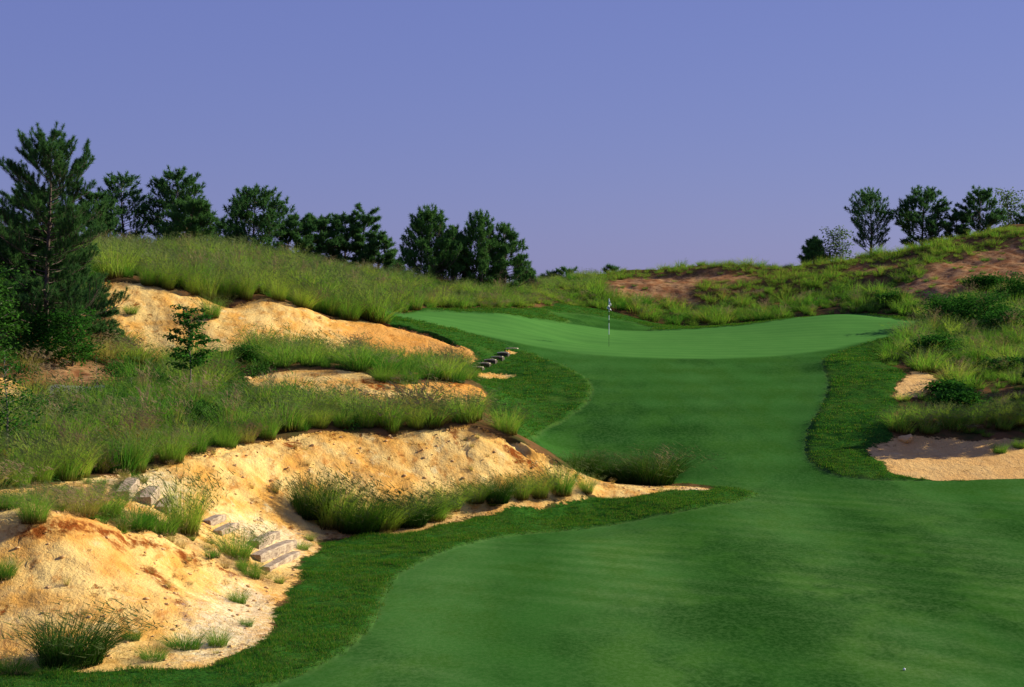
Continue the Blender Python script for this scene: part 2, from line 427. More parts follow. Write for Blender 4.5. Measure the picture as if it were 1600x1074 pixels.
POLY['rust'] = [[(20, 822), (60, 826), (110, 816), (180, 838), (260, 858), (255, 868), (190, 853), (110, 836), (60, 848), (20, 842)], [(270, 858), (305, 868), (315, 885), (295, 888), (275, 872)],  # rust clay bands; under rims and in hollows they also paint shade
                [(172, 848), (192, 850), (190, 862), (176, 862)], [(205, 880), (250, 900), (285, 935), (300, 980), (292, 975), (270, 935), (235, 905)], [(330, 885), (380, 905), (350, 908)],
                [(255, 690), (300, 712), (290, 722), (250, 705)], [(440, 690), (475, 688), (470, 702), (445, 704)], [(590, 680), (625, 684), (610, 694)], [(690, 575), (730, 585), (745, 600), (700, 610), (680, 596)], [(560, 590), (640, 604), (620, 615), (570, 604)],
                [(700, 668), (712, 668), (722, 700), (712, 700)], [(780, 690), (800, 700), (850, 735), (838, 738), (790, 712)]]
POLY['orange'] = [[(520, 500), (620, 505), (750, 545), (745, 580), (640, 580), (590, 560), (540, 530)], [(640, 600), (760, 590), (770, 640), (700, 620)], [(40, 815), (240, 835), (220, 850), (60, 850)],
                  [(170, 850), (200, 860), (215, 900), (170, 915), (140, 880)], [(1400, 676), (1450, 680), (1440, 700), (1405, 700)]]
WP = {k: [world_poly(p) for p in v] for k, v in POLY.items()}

def zone(name, x, y, far=3.0):
    r = np.full(np.shape(x), -far)
    for p in WP[name]: r = np.maximum(r, sdf(p, x, y, far))
    if name == 'sand':
        r = np.where(r > -far, r + .16 * fbm(x * 1.1, y * 1.1, 601, 3) + .07 * fbm(x * 4.5, y * 4.5, 605, 2), r)
    if name == 'rough':
        r = np.where(r > -far, r + .25 * fbm(x * .9, y * .9, 611, 3), r)
    if name == 'fair':
        r = np.where(r > -far, r + .05 * fbm(x * 1.6, y * 1.6, 621, 3), r)
        r = np.maximum(r, zone('green', x, y, far))
    return r

def detail(x, y, sand, fair, rough, dirt):
    """small relief on top of the smooth land"""
    e = 0.15
    sl = np.hypot((hbase(x + e, y) - hbase(x - e, y)) / (2 * e), (hbase(x, y + e) - hbase(x, y - e)) / (2 * e))
    steep = np.clip((sl - 0.18) / 0.5, 0, 1)
    s_in = np.clip((sand + 0.12) / 0.5, 0, 1)
    wx = x + 0.35 * vnoise(x * .9, y * .9, 5); wy = y + 0.35 * vnoise(x * .9 + 9, y * .9, 6)
    a = 0.62
    u = wx * math.cos(a) + wy * math.sin(a); v = -wx * math.sin(a) + wy * math.cos(a)     # rills run along v
    rill = 1 - np.abs(fbm(u * 2.1, v * 0.55, 11, 4)) * 2
    fine = fbm(u * 6.5, v * 1.9, 21, 4)
    lump = fbm(x * 1.1, y * 1.1, 31, 4)
    crack = np.clip(1 - np.abs(vnoise(u * 0.8 + .3 * lump, v * 0.22, 77)) * 11, 0, 1) * np.clip(vnoise(x * .7, y * .7, 78) + .1, 0, 1)
    d = s_in * (0.05 * lump + 0.045 * steep * (1 - 2 * np.abs(fbm(wx * 1.4, wy * 1.4, 95, 4))) + steep * (0.075 * rill + 0.07 * fine - 0.20 * crack) + (1 - steep) * 0.035 * fbm(x * 4, y * 4, 41, 3))
    d = d * np.where(x > 11, .35, 1.0)
    # wild ground
    wild = np.clip(-np.maximum(np.maximum(fair, rough), sand) / 0.8, 0, 1)
    d = d + wild * (0.13 * fbm(x * 0.45, y * 0.45, 51, 4) + 0.03 * fbm(x * 3, y * 3, 52, 2))
    d = d + wild * np.clip((y - 100) / 6, 0, 1) * (0.40 * fbm(x * .16 + .1 * y, y * .42, 91, 3))
    d = d + wild * np.clip((dirt + .3) / 1.2, 0, 1) * (0.10 * fbm(x * 1.6, y * 1.6, 61, 4))
    turf = np.clip(rough / 0.3, 0, 1) * np.clip(-fair / 0.15, 0, 1) * np.clip(-sand / 0.12, 0, 1)
    d = d + turf * (0.06 + 0.055 * fbm(x * 2.6, y * 2.6, 71, 4))
    f_in = np.clip((fair + .2) / .8, 0, 1)
    d = d + f_in * 0.045 * fbm(x * 0.16, y * 0.16, 81, 3)
    return d

def height(x, y):
    x = np.atleast_1d(np.asarray(x, float)); y = np.atleast_1d(np.asarray(y, float))
    z = {k: zone(k, x, y) for k in ('sand', 'fair', 'rough', 'dirt')}
    return hbase(x, y) + detail(x, y, z['sand'], z['fair'], z['rough'], z['dirt'])

def ground(px, py):
    x, y = hit(px, py)
    return Vector((x, y, float(height(x, y)[0])))

# ---------------------------------------------------------------- ground material
def ground_material():
    g = NT('ground_surface')
    pos = g.pos()
    n_edge = g.noise(pos, 2.6, 4, .65)
    n_fine = g.noise(pos, 9.0, 3, .6)
    n_mid = g.noise(pos, 0.9, 4, .6)
    n_big = g.noise(pos, 0.16, 3, .55)
    e1 = g.math('MULTIPLY', g.math('SUBTRACT', n_edge, 0.5), 0.5)
    e2 = g.math('MULTIPLY', g.math('SUBTRACT', n_fine, 0.5), 0.35)
    wob = g.math('ADD', e1, e2)
    sx = g.n('ShaderNodeSeparateXYZ'); g.t.links.new(g.n('ShaderNodeNewGeometry').outputs['Position'], sx.inputs[0])
    # ---- sand
    streak = g.noise(g.pos((1.0, .28, 1.0), (0, 0, -0.62)), 3.2, 6, .65, .4)
    cream = (0.82, 0.57, 0.205); ochre = (0.72, 0.37, 0.080); rust = (0.36, 0.10, 0.02); pale = (0.84, 0.66, 0.31)
    s = g.mix(g.ss(n_mid, .36, .66), cream, ochre)
    s = g.mix(g.ss(streak, .50, .72), s, (0.56, 0.25, 0.06))
    s = g.mix(g.ss(g.noise(pos, 1.7, 5, .7), .56, .74), s, pale)
    spots = g.noise(g.pos((1, .5, 1.4), (0, 0, -.5)), 2.3, 7, .75)
    s = g.mix(g.ss(spots, .60, .68), s, rust)
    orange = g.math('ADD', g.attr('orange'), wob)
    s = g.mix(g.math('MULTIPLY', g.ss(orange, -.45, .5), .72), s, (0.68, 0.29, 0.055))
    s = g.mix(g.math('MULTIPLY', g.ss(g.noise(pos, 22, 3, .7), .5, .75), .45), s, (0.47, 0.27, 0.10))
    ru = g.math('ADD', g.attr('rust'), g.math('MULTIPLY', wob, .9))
    s = g.mix(g.math('MULTIPLY', g.ss(ru, -.14, .08), g.ss(g.noise(pos, 3.5, 5, .75), .38, .56)), s, (0.24, 0.065, 0.014))  # dark tone holds clay stain plus undercut shade
    ps = g.math('ADD', g.attr('palesand'), g.math('MULTIPLY', wob, 2.5))
    s = g.mix(g.math('MULTIPLY', g.ss(ps, -.4, .5), .6), s, g.mix(g.ss(n_fine, .4, .6), (0.62, 0.50, 0.30), (0.86, 0.76, 0.52)))
    s = g.mix(g.math('MULTIPLY', g.ss(sx.outputs[0], 10.5, 11), .75), s, g.mix(n_fine, (0.60, 0.34, 0.12), (0.74, 0.47, 0.19)))
    # ---- wild soil
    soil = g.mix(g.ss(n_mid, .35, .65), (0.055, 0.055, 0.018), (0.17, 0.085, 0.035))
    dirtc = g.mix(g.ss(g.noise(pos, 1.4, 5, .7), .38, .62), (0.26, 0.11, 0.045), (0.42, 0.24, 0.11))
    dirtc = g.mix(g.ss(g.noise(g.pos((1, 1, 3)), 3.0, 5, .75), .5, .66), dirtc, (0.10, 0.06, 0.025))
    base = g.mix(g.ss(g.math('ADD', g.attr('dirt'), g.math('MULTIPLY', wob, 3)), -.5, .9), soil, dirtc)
    base = g.mix(g.ss(g.attr('path'), -.05, .05), base, (0.17, 0.155, 0.17))
    # ---- rough turf
    tn = g.noise(pos, 13, 4, .75)
    rough = g.mix(g.ss(tn, .36, .66), (0.013, 0.052, 0.008), (0.040, 0.135, 0.017))
    rough = g.mix(g.math('MULTIPLY', g.ss(n_mid, .46, .72), .45), rough, (0.085, 0.135, 0.024))
    rough = g.mix(g.math('MULTIPLY', g.ss(g.noise(pos, 5.5, 4, .8), .66, .74), .5), rough, (0.20, 0.17, 0.05))
    # ---- fairway
    fn = g.noise(g.pos((1, .55, 1)), 11, 5, .75)
    fair = g.mix(g.ss(g.noise(g.pos((1, .38, 1), (0, 0, .12)), .22, 4, .6), .38, .62), (0.012, 0.055, 0.007), (0.032, 0.116, 0.018))
    fair = g.mix(g.ss(g.noise(g.pos((1, .45, 1), (0, 0, -.2)), .6, 4, .65), .44, .64), fair, (0.028, 0.098, 0.012))
    fair = g.mix(g.math('MULTIPLY', g.ss(fn, .38, .66), .45), fair, (0.062, 0.155, 0.034))
    fair = g.mix(g.math('MULTIPLY', g.ss(g.noise(pos, 4.2, 5, .8), .60, .74), .34), fair, (0.085, 0.13, 0.035))
    fair = g.mix(g.math('MULTIPLY', g.ss(g.noise(pos, 26, 3, .8), .52, .66), .40), fair, g.mix(1.0, fair, (.45, .5, .4), 'MULTIPLY'))
    # mower passes: long soft bands that curve a little
    wv = g.n('ShaderNodeTexWave', wave_type='BANDS', bands_direction='X', wave_profile='SIN')
    g.put(wv.inputs['Vector'], g.pos((1, .12, 1), (0, 0, .10)))
    wv.inputs['Scale'].default_value = .075; wv.inputs['Distortion'].default_value = 1.6; wv.inputs['Detail'].default_value = 2
    wv.inputs['Detail Scale'].default_value = .6
    sep = g.n('ShaderNodeSeparateXYZ'); g.t.links.new(g.n('ShaderNodeNewGeometry').outputs['Position'], sep.inputs[0])
    near = g.ss(sep.outputs[1], 60, 55)
    fair = g.mix(g.math('MULTIPLY', wv.outputs[1], g.math('ADD', g.math('MULTIPLY', near, .36), .10)), fair, g.mix(1.0, fair, (2.3, 1.65, 2.2), 'MULTIPLY'))
    ringn = g.n('ShaderNodeTexWave', wave_type='RINGS', rings_direction='Z', wave_profile='SIN')
    rp = g.n('ShaderNodeMapping'); rp.inputs['Location'].default_value = (14, -16, 0); g.t.links.new(g.n('ShaderNodeNewGeometry').outputs['Position'], rp.inputs['Vector'])
    g.put(ringn.inputs['Vector'], rp.outputs[0]); ringn.inputs['Scale'].default_value = .26; ringn.inputs['Distortion'].default_value = .9; ringn.inputs['Detail'].default_value = 2; ringn.inputs['Detail Scale'].default_value = .5
    fair = g.mix(g.math('MULTIPLY', g.math('MULTIPLY', ringn.outputs[1], near), g.math('MULTIPLY', g.ss(n_big, .42, .6), .30)), fair, g.mix(1.0, fair, (2.2, 1.5, 2.2), 'MULTIPLY'))
    wv2 = g.n('ShaderNodeTexWave', wave_type='BANDS', bands_direction='Y', wave_profile='SIN')
    g.put(wv2.inputs['Vector'], g.pos((.25, 1, 1), (0, 0, -.05)))
    wv2.inputs['Scale'].default_value = .11; wv2.inputs['Distortion'].default_value = 1.2; wv2.inputs['Detail'].default_value = 2
    fair = g.mix(g.math('MULTIPLY', g.math('MULTIPLY', wv2.outputs[1], g.math('SUBTRACT', 1.0, near)), .26), fair, g.mix(1.0, fair, (1.7, 1.55, 1.9), 'MULTIPLY'))
    # ---- green
    gn = g.noise(g.pos((1, .4, 1)), 1.2, 4, .6)
    green = g.mix(gn, (0.062, 0.190, 0.036), (0.092, 0.235, 0.048))
    wv3 = g.n('ShaderNodeTexWave', wave_type='BANDS', bands_direction='Y', wave_profile='SIN')
    g.put(wv3.inputs['Vector'], g.pos((.4, 1, 1), (0, 0, .3)))
    wv3.inputs['Scale'].default_value = .24; wv3.inputs['Distortion'].default_value = .5
    green = g.mix(g.math('MULTIPLY', wv3.outputs[1], .30), green, (0.045, 0.150, 0.032))
    # ---- stack them
    lit = g.math('ADD', g.attr('litter'), g.math('MULTIPLY', wob, 1.6))
    litc = g.mix(g.ss(tn, .4, .62), (0.50, 0.33, 0.15), (0.20, 0.10, 0.04))
    s = g.mix(g.math('MULTIPLY', g.ss(lit, -.15, .5), .75), s, litc)
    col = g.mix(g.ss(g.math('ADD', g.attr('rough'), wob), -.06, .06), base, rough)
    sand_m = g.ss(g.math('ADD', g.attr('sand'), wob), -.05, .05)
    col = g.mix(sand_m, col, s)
    f_m = g.ss(g.math('ADD', g.attr('fair'), g.math('MULTIPLY', wob, .25)), -.05, .05)
    edge = g.ss(g.math('ABSOLUTE', g.math('ADD', g.attr('fair'), g.math('MULTIPLY', wob, .5))), .16, .02)
    col = g.mix(g.math('MULTIPLY', g.math('MULTIPLY', edge, g.ss(g.attr('sand'), .0, -.3)), .16), g.mix(f_m, col, fair), (0.13, 0.20, 0.06))
    gr = g.attr('green')
    col = g.mix(g.ss(gr, -.55, .35), col, green)
    # ---- relief
    h = g.math('ADD', g.math('MULTIPLY', g.noise(pos, 16, 5, .7), .35), g.math('MULTIPLY', g.noise(g.pos((1, .35, 1), (0, 0, -.62)), 5, 5, .7), g.math('MULTIPLY', sand_m, 1.2)))
    h = g.math('ADD', h, g.math('MULTIPLY', g.noise(pos, 3.4, 6, .72), g.math('MULTIPLY', sand_m, 1.5)))
    h = g.math('SUBTRACT', h, g.math('MULTIPLY', g.ss(spots, .58, .68), sand_m))
    b = g.n('ShaderNodeBump'); b.inputs['Distance'].default_value = .045
    st = g.mix(f_m, g.mix(g.ss(g.attr('rough'), -.05, .05), (.9, .9, .9), (1, 1, 1)), (.30, .30, .30))
    st = g.mix(g.ss(gr, -.3, .1), st, (.08, .08, .08))
    g.put(b.inputs['Strength'], g.math('MULTIPLY', st, 1.0)); g.put(b.inputs['Height'], h)
    p = g.n('ShaderNodeBsdfPrincipled')
    g.put(p.inputs['Base Color'], col); p.inputs['Roughness'].default_value = .85
    p.inputs['Specular IOR Level'].default_value = 0.0
    g.t.links.new(b.outputs[0], p.inputs['Normal'])
    return g.out(p.outputs[0])
M_GROUND = ground_material()

# ---------------------------------------------------------------- the sheet itself
def axis(parts):
    out = []
    for a, b, s in parts:
        n = max(1, int(round((b - a) / s))); out += [a + (b - a) * k / n for k in range(n)]
    out.append(parts[-1][1]); return np.array(out)
ax = axis([(-3000, -600, 800), (-600, -160, 110), (-160, -60, 12), (-60, -32, .7), (-32, -19, .2), (-19, 19, .125), (19, 34, .2), (34, 60, .7), (60, 160, 12), (160, 600, 110), (600, 3000, 800)])
ay = axis([(-400, -40, 120), (-40, 0, 10), (0, 24, 1.5), (24, 29, .5), (29, 60, .125), (60, 90, .19), (90, 122, .25), (122, 160, 1.6), (160, 400, 40), (400, 4600, 700)])
X, Y = np.meshgrid(ax, ay)
sh = X.shape
x = X.ravel(); y = Y.ravel()
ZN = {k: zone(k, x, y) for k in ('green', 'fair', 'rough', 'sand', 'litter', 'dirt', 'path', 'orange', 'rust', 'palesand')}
z = hbase(x, y) + detail(x, y, ZN['sand'], ZN['fair'], ZN['rough'], ZN['dirt'])
gr_ = np.clip(ZN['green'] / .8, 0, 1)
z = z + gr_ * .04 * fbm(x * .13, y * .2, 97, 2)
# overhanging lips along the crests: the turf-bound rim juts out over the washed-out face
def lip(crest, amp, carve, seed):
    global x, y, z
    c = np.array([P(*p)[:2] for p in crest]); c = c[np.argsort(c[:, 0])]
    yc = np.interp(x, c[:, 0], c[:, 1])
    inside = np.clip((x - c[0, 0]) / 1.0, 0, 1) * np.clip((c[-1, 0] - x) / 1.0, 0, 1)
    s = y - yc + .18 * vnoise(x * 1.7, y * 0, seed)
    k = np.clip(.55 + .9 * vnoise(x * 1.3, x * 0, seed + 1), 0, 1.3) * inside
    z = z - carve * k * np.exp(-((s + .30) / .22) ** 2)
    y = y - amp * k * np.exp(-((s - .12) / .26) ** 2) * (np.abs(s) < 1.5)
lip(CREST1[:-4], .34, .14, 501)
lip(CREST2, .26, .10, 511)
lip(UCREST, .30, .14, 521)
lip([(1385, 668, 64.0), (1430, 660, 64.6), (1500, 660, 64.8), (1600, 660, 64.8), (1750, 660, 64.8)], .45, .15, 531)
out = np.maximum(np.maximum(np.abs(x) - 78, y - 158), -2 - y)
t = np.clip(out / 40, 0, 1)
z = z * (1 - t) + np.where(y < 0, -2, -9.0) * t
verts = np.stack([x, y, z], 1)
nx = sh[1]
ii, jj = np.meshgrid(np.arange(nx - 1), np.arange(sh[0] - 1))
v0 = (jj * nx + ii).ravel()
faces = np.stack([v0, v0 + 1, v0 + 1 + nx, v0 + nx], 1)
fc = lambda a: a[faces].mean(1)
fs, ff, fr, fg, fp = fc(ZN['sand']), fc(ZN['fair']), fc(ZN['rough']), fc(ZN['green']), fc(ZN['path'])
fx, fy = fc(x), fc(y)
kind = np.zeros(len(faces), int)
kind[fr > 0] = 1
kind[fs > 0] = 2
kind[(fs > 0) & (fx > 11)] = 3
kind[ff > 0] = 4
kind[fg > 0] = 5
kind[(fp > 0)] = 6
names = ['ground', 'rough_turf', 'sand_bank', 'sand_bunker', 'fairway', 'putting_green', 'cart_path']
for k, nme in enumerate(names):
    f = faces[kind == k]
    if len(f) == 0: continue
    used, inv = np.unique(f, return_inverse=True)
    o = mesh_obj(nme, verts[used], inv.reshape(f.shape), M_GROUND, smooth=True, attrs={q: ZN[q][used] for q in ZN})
    tag(o, kind='structure')

# ---------------------------------------------------------------- plant materials
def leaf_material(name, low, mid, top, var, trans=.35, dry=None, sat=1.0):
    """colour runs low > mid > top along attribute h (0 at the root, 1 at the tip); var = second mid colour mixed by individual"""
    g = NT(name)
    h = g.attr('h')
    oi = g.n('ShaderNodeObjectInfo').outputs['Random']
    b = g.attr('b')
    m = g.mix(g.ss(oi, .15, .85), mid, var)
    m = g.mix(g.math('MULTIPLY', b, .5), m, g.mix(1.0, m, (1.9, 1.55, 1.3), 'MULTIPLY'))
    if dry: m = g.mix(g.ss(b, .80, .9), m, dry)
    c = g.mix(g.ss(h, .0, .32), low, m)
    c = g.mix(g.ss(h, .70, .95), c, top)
    d = g.n('ShaderNodeBsdfDiffuse'); g.put(d.inputs[0], c)
    tr = g.n('ShaderNodeBsdfTranslucent'); g.put(tr.inputs[0], g.mix(1.0, c, (1.25, 1.35, .7), 'MULTIPLY'))
    mx = g.n('ShaderNodeMixShader'); mx.inputs[0].default_value = trans
    g.t.links.new(d.outputs[0], mx.inputs[1]); g.t.links.new(tr.outputs[0], mx.inputs[2])
    return g.out(mx.outputs[0])

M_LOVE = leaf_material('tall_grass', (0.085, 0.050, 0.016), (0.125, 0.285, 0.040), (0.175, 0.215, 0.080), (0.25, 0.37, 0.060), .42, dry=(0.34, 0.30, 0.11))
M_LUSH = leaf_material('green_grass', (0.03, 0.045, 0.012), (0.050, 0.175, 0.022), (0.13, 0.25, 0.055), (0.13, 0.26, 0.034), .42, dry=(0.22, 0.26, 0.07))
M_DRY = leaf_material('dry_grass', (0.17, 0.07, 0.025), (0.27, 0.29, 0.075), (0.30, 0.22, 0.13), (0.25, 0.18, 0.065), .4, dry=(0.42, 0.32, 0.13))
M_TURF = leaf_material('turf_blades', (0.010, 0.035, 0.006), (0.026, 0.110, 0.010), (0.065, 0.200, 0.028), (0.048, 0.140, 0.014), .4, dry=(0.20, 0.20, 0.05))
M_LIME = leaf_material('ridge_grass', (0.10, 0.08, 0.025), (0.15, 0.27, 0.035), (0.30, 0.32, 0.09), (0.095, 0.22, 0.028), .42, dry=(0.38, 0.28, 0.10))

def bark_material(name, a, b):
    g = NT(name)
    n = g.noise(g.pos((6, 6, 1.4), obj=True), 3.0, 5, .7)
    c = g.mix(g.ss(n, .35, .65), a, b)
    p = g.n('ShaderNodeBsdfPrincipled'); g.put(p.inputs['Base Color'], c); p.inputs['Roughness'].default_value = .9
    bp = g.n('ShaderNodeBump'); bp.inputs['Distance'].default_value = .03; g.put(bp.inputs['Height'], n)
    g.t.links.new(bp.outputs[0], p.inputs['Normal'])
    return g.out(p.outputs[0])
M_BARK = bark_material('pine_bark', (0.05, 0.035, 0.028), (0.15, 0.10, 0.075))
M_BARKG = bark_material('smooth_bark', (0.16, 0.13, 0.10), (0.30, 0.27, 0.22))

def needle_material(name, a, b, tip, trans=.2):
    g = NT(name)
    oi = g.attr('b'); h = g.attr('h')
    n = g.noise(g.pos(obj=True), 1.3, 3, .6)
    c = g.mix(g.ss(n, .35, .65), a, b)
    c = g.mix(g.math('MULTIPLY', oi, .45), c, g.mix(1.0, c, (2.0, 1.7, 1.3), 'MULTIPLY'))
    c = g.mix(g.math('MULTIPLY', g.ss(h, .4, 1.0), .5), c, tip)
    d = g.n('ShaderNodeBsdfDiffuse'); g.put(d.inputs[0], c)
    tr = g.n('ShaderNodeBsdfTranslucent'); g.put(tr.inputs[0], c)
    mx = g.n('ShaderNodeMixShader'); mx.inputs[0].default_value = trans
    g.t.links.new(d.outputs[0], mx.inputs[1]); g.t.links.new(tr.outputs[0], mx.inputs[2])
    return g.out(mx.outputs[0])
M_NEEDLE = needle_material('pine_needles', (0.036, 0.110, 0.036), (0.062, 0.155, 0.040), (0.13, 0.24, 0.065), .38)
M_NEEDLE2 = needle_material('young_pine_needles', (0.045, 0.125, 0.032), (0.070, 0.170, 0.040), (0.13, 0.25, 0.07), .3)
M_LEAF = needle_material('broad_leaves', (0.022, 0.095, 0.012), (0.040, 0.150, 0.018), (0.06, 0.17, 0.03), .35)
M_BUSH = needle_material('bush_leaves', (0.025, 0.085, 0.014), (0.055, 0.17, 0.022), (0.085, 0.20, 0.035), .35)
M_PALE = needle_material('sparse_pale_leaves', (0.07, 0.15, 0.05), (0.13, 0.20, 0.08), (0.18, 0.22, 0.1), .4)

# ---------------------------------------------------------------- blades
def blades(rng, n, H, spread, lean, width, seg=4, wind=(0, 0), top_frac=0.0, flop=1.0, base_r=.12, hmin=.45):
    """one tussock: n tapering arching blades; returns verts, faces, h, b"""
    V = []; F = []; A = []; B = []
    for k in range(n):
        az = rng.uniform(0, 2 * PI); r0 = base_r * math.sqrt(rng.random())
        bx, by = r0 * math.cos(az), r0 * math.sin(az)
        az2 = az + rng.gauss(0, .7)
        L = H * rng.uniform(hmin, 1.0) ** .8
        ln = lean * rng.random() ** .8
        dx, dy = math.cos(az2) * ln * spread + wind[0], math.sin(az2) * ln * spread + wind[1]
        w = width * rng.uniform(.6, 1.2)
        ta = rng.uniform(0, 2 * PI); tx, ty = math.cos(ta) * w / 2, math.sin(ta) * w / 2
        c = rng.uniform(.3, 1.0) * flop
        b = rng.random(); i0 = len(V)
        for s in range(seg + 1):
            t = s / seg
            out = t ** 1.6
            zz = L * (t - c * .35 * ln * t * t * t)
            px, py = bx + dx * out * L, by + dy * out * L
            ww = (1 - t) ** .7 if s < seg else 0
            if s < seg:
                V += [(px - tx * ww, py - ty * ww, zz), (px + tx * ww, py + ty * ww, zz)]; A += [t, t]; B += [b, b]
            else:
                V.append((px, py, zz)); A.append(t); B.append(b)
        for s in range(seg - 1):
            a = i0 + 2 * s
            F.append((a, a + 1, a + 3, a + 2))
        a = i0 + 2 * (seg - 1); F.append((a, a + 1, a + 2))
        if rng.random() < top_frac:        # airy seed head
            for q in range(5):
                t = rng.uniform(.72, 1.0)
                zz = L * (t - c * .35 * ln * t ** 3); px, py = bx + dx * t ** 1.6 * L, by + dy * t ** 1.6 * L
                a1 = rng.uniform(0, 2 * PI); l = .12 * H * rng.uniform(.5, 1.2)
                i1 = len(V)
                V += [(px, py, zz), (px + .012, py + .01, zz + .01), (px + l * math.cos(a1), py + l * math.sin(a1), zz + l * rng.uniform(.2, 1.0))]
                A += [1, 1, 1]; B += [b, b, b]; F.append((i1, i1 + 1, i1 + 2))
    return V, F, A, B

PROTO = {}
def proto(kind, count, mat, **kw):
    PROTO[kind] = []
    col = bpy.data.collections.new('source_' + kind)
    for i in range(count):
        rng = random.Random(hash((len(PROTO), i)) & 0xffff)
        V, F, A, B = blades(rng, **kw)
        o = mesh_obj(kind, V, F, mat, link=False, attrs={'h': A, 'b': B})
        col.objects.link(o)
        PROTO[kind].append(o)
    PROTO[kind + '_col'] = col
random.seed(4)
proto('love', 7, M_LOVE, n=230, H=1.0, spread=.8, lean=1.0, width=.013, seg=4, wind=(.12, 0), top_frac=.22, base_r=.24, hmin=.35)
proto('lush', 5, M_LUSH, n=150, H=.8, spread=.95, lean=1.0, width=.014, seg=3, wind=(.06, 0), top_frac=.06, base_r=.22)
proto('dry', 4, M_DRY, n=130, H=.8, spread=.95, lean=1.0, width=.009, seg=3, wind=(.1, 0), top_frac=.35, base_r=.2)
proto('lime', 4, M_LIME, n=110, H=.7, spread=.9, lean=1.0, width=.016, seg=3, wind=(.08, 0), top_frac=.1, base_r=.22)
proto('lovenear', 5, M_LOVE, n=620, H=1.15, spread=1.0, lean=1.0, width=.0085, seg=5, wind=(.10, 0), top_frac=.14, base_r=.30, hmin=.30)
proto('lushnear', 5, M_LUSH, n=560, H=1.05, spread=1.0, lean=1.0, width=.010, seg=4, wind=(.05, 0), top_frac=.02, base_r=.34, hmin=.3)
proto('drynear', 3, M_DRY, n=420, H=.9, spread=1.0, lean=1.0, width=.008, seg=4, wind=(.1, 0), top_frac=.35, base_r=.30, hmin=.3)
proto('shadednear', 4, leaf_material('shaded_grass', (0.012, 0.022, 0.006), (0.030, 0.095, 0.014), (0.11, 0.15, 0.045), (0.045, 0.12, 0.016), .25, dry=(0.10, 0.13, 0.04)),  # green grass darkened in colour to stand in for shade within dense clumps
      n=1200, H=1.15, spread=1.0, lean=1.0, width=.010, seg=4, flop=1.7, wind=(.20, 0), top_frac=.1, base_r=.36, hmin=.25)
proto('turf', 4, M_TURF, n=26, H=.075, spread=1.1, lean=1.0, width=.009, seg=2, base_r=.11)
proto('wisp', 4, M_DRY, n=44, H=1.15, spread=.6, lean=1.0, width=.007, seg=4, wind=(.22, 0), top_frac=.7, base_r=.04)

# low leafy weeds and brambles
def leafcloud(rng, n, rx, ry, rz, size, z0=0.0, hollow=.35):
    V = []; F = []; A = []; B = []
    for k in range(n):
        while True:
            p = Vector((rng.uniform(-1, 1), rng.uniform(-1, 1), rng.uniform(-.2, 1)))
            if hollow < p.length < 1: break
        c = Vector((p.x * rx, p.y * ry, z0 + max(0, p.z) * rz))
        s = size * rng.uniform(.6, 1.3)
        d = (p.normalized() + Vector((rng.gauss(0, .6), rng.gauss(0, .6), rng.gauss(0.2, .6)))).normalized()
        t = d.cross(Vector((rng.gauss(0, 1), rng.gauss(0, 1), rng.gauss(0, 1)))).normalized()
        i = len(V); b = rng.random()
        V += [c - d * s * .5, c + t * s * .32, c + d * s * .6, c - t * s * .32]
        A += [0, .5, 1, .5]; B += [b] * 4
        F.append((i, i + 1, i + 2, i + 3))
    return V, F, A, B
PROTO['weed'] = []
_c = bpy.data.collections.new('source_weed')
for i in range(4):
    V, F, A, B = leafcloud(random.Random(60 + i), 210, .42, .42, .55, .085)
    o = mesh_obj('weed', V, F, M_BUSH, link=False, attrs={'h': A, 'b': B}); _c.objects.link(o); PROTO['weed'].append(o)
PROTO['weed_col'] = _c

def scatter(name, kind, pts, scl, rotz, idx, tilt=None):
    """one object that instances tussocks over the given points"""
    n = len(pts)
    me = bpy.data.meshes.new(name)
    me.vertices.add(n); me.vertices.foreach_set('co', np.asarray(pts, np.float32).ravel())
    a = me.attributes.new('scl', 'FLOAT_VECTOR', 'POINT'); a.data.foreach_set('vector', np.asarray(scl, np.float32).ravel())
    rot = np.zeros((n, 3), np.float32); rot[:, 2] = rotz
    if tilt is not None: rot[:, 0] = tilt[:, 0]; rot[:, 1] = tilt[:, 1]
    a = me.attributes.new('rot', 'FLOAT_VECTOR', 'POINT'); a.data.foreach_set('vector', rot.ravel())
    a = me.attributes.new('idx', 'INT', 'POINT'); a.data.foreach_set('value', np.asarray(idx, np.int32))
    o = bpy.data.objects.new(name, me); C.objects.link(o)
    gt = bpy.data.node_groups.new(name + '_nodes', 'GeometryNodeTree')
    gt.interface.new_socket('Geometry', in_out='INPUT', socket_type='NodeSocketGeometry')
    gt.interface.new_socket('Geometry', in_out='OUTPUT', socket_type='NodeSocketGeometry')
    N = gt.nodes; L = gt.links
    gi = N.new('NodeGroupInput'); go = N.new('NodeGroupOutput')
    ci = N.new('GeometryNodeCollectionInfo'); ci.inputs[0].default_value = PROTO[kind + '_col']
    ci.inputs['Separate Children'].default_value = True; ci.inputs['Reset Children'].default_value = True
    iop = N.new('GeometryNodeInstanceOnPoints'); iop.inputs['Pick Instance'].default_value = True
    def na(nm, ty):
        q = N.new('GeometryNodeInputNamedAttribute'); q.data_type = ty; q.inputs[0].default_value = nm; return q.outputs[0]
    L.new(gi.outputs[0], iop.inputs['Points']); L.new(ci.outputs[0], iop.inputs['Instance'])
    L.new(na('idx', 'INT'), iop.inputs['Instance Index']); L.new(na('rot', 'FLOAT_VECTOR'), iop.inputs['Rotation']); L.new(na('scl', 'FLOAT_VECTOR'), iop.inputs['Scale'])
    L.new(iop.outputs[0], go.inputs[0])
    md = o.modifiers.new('scatter', 'NODES'); md.node_group = gt
    tag(o, kind='stuff')
    return o

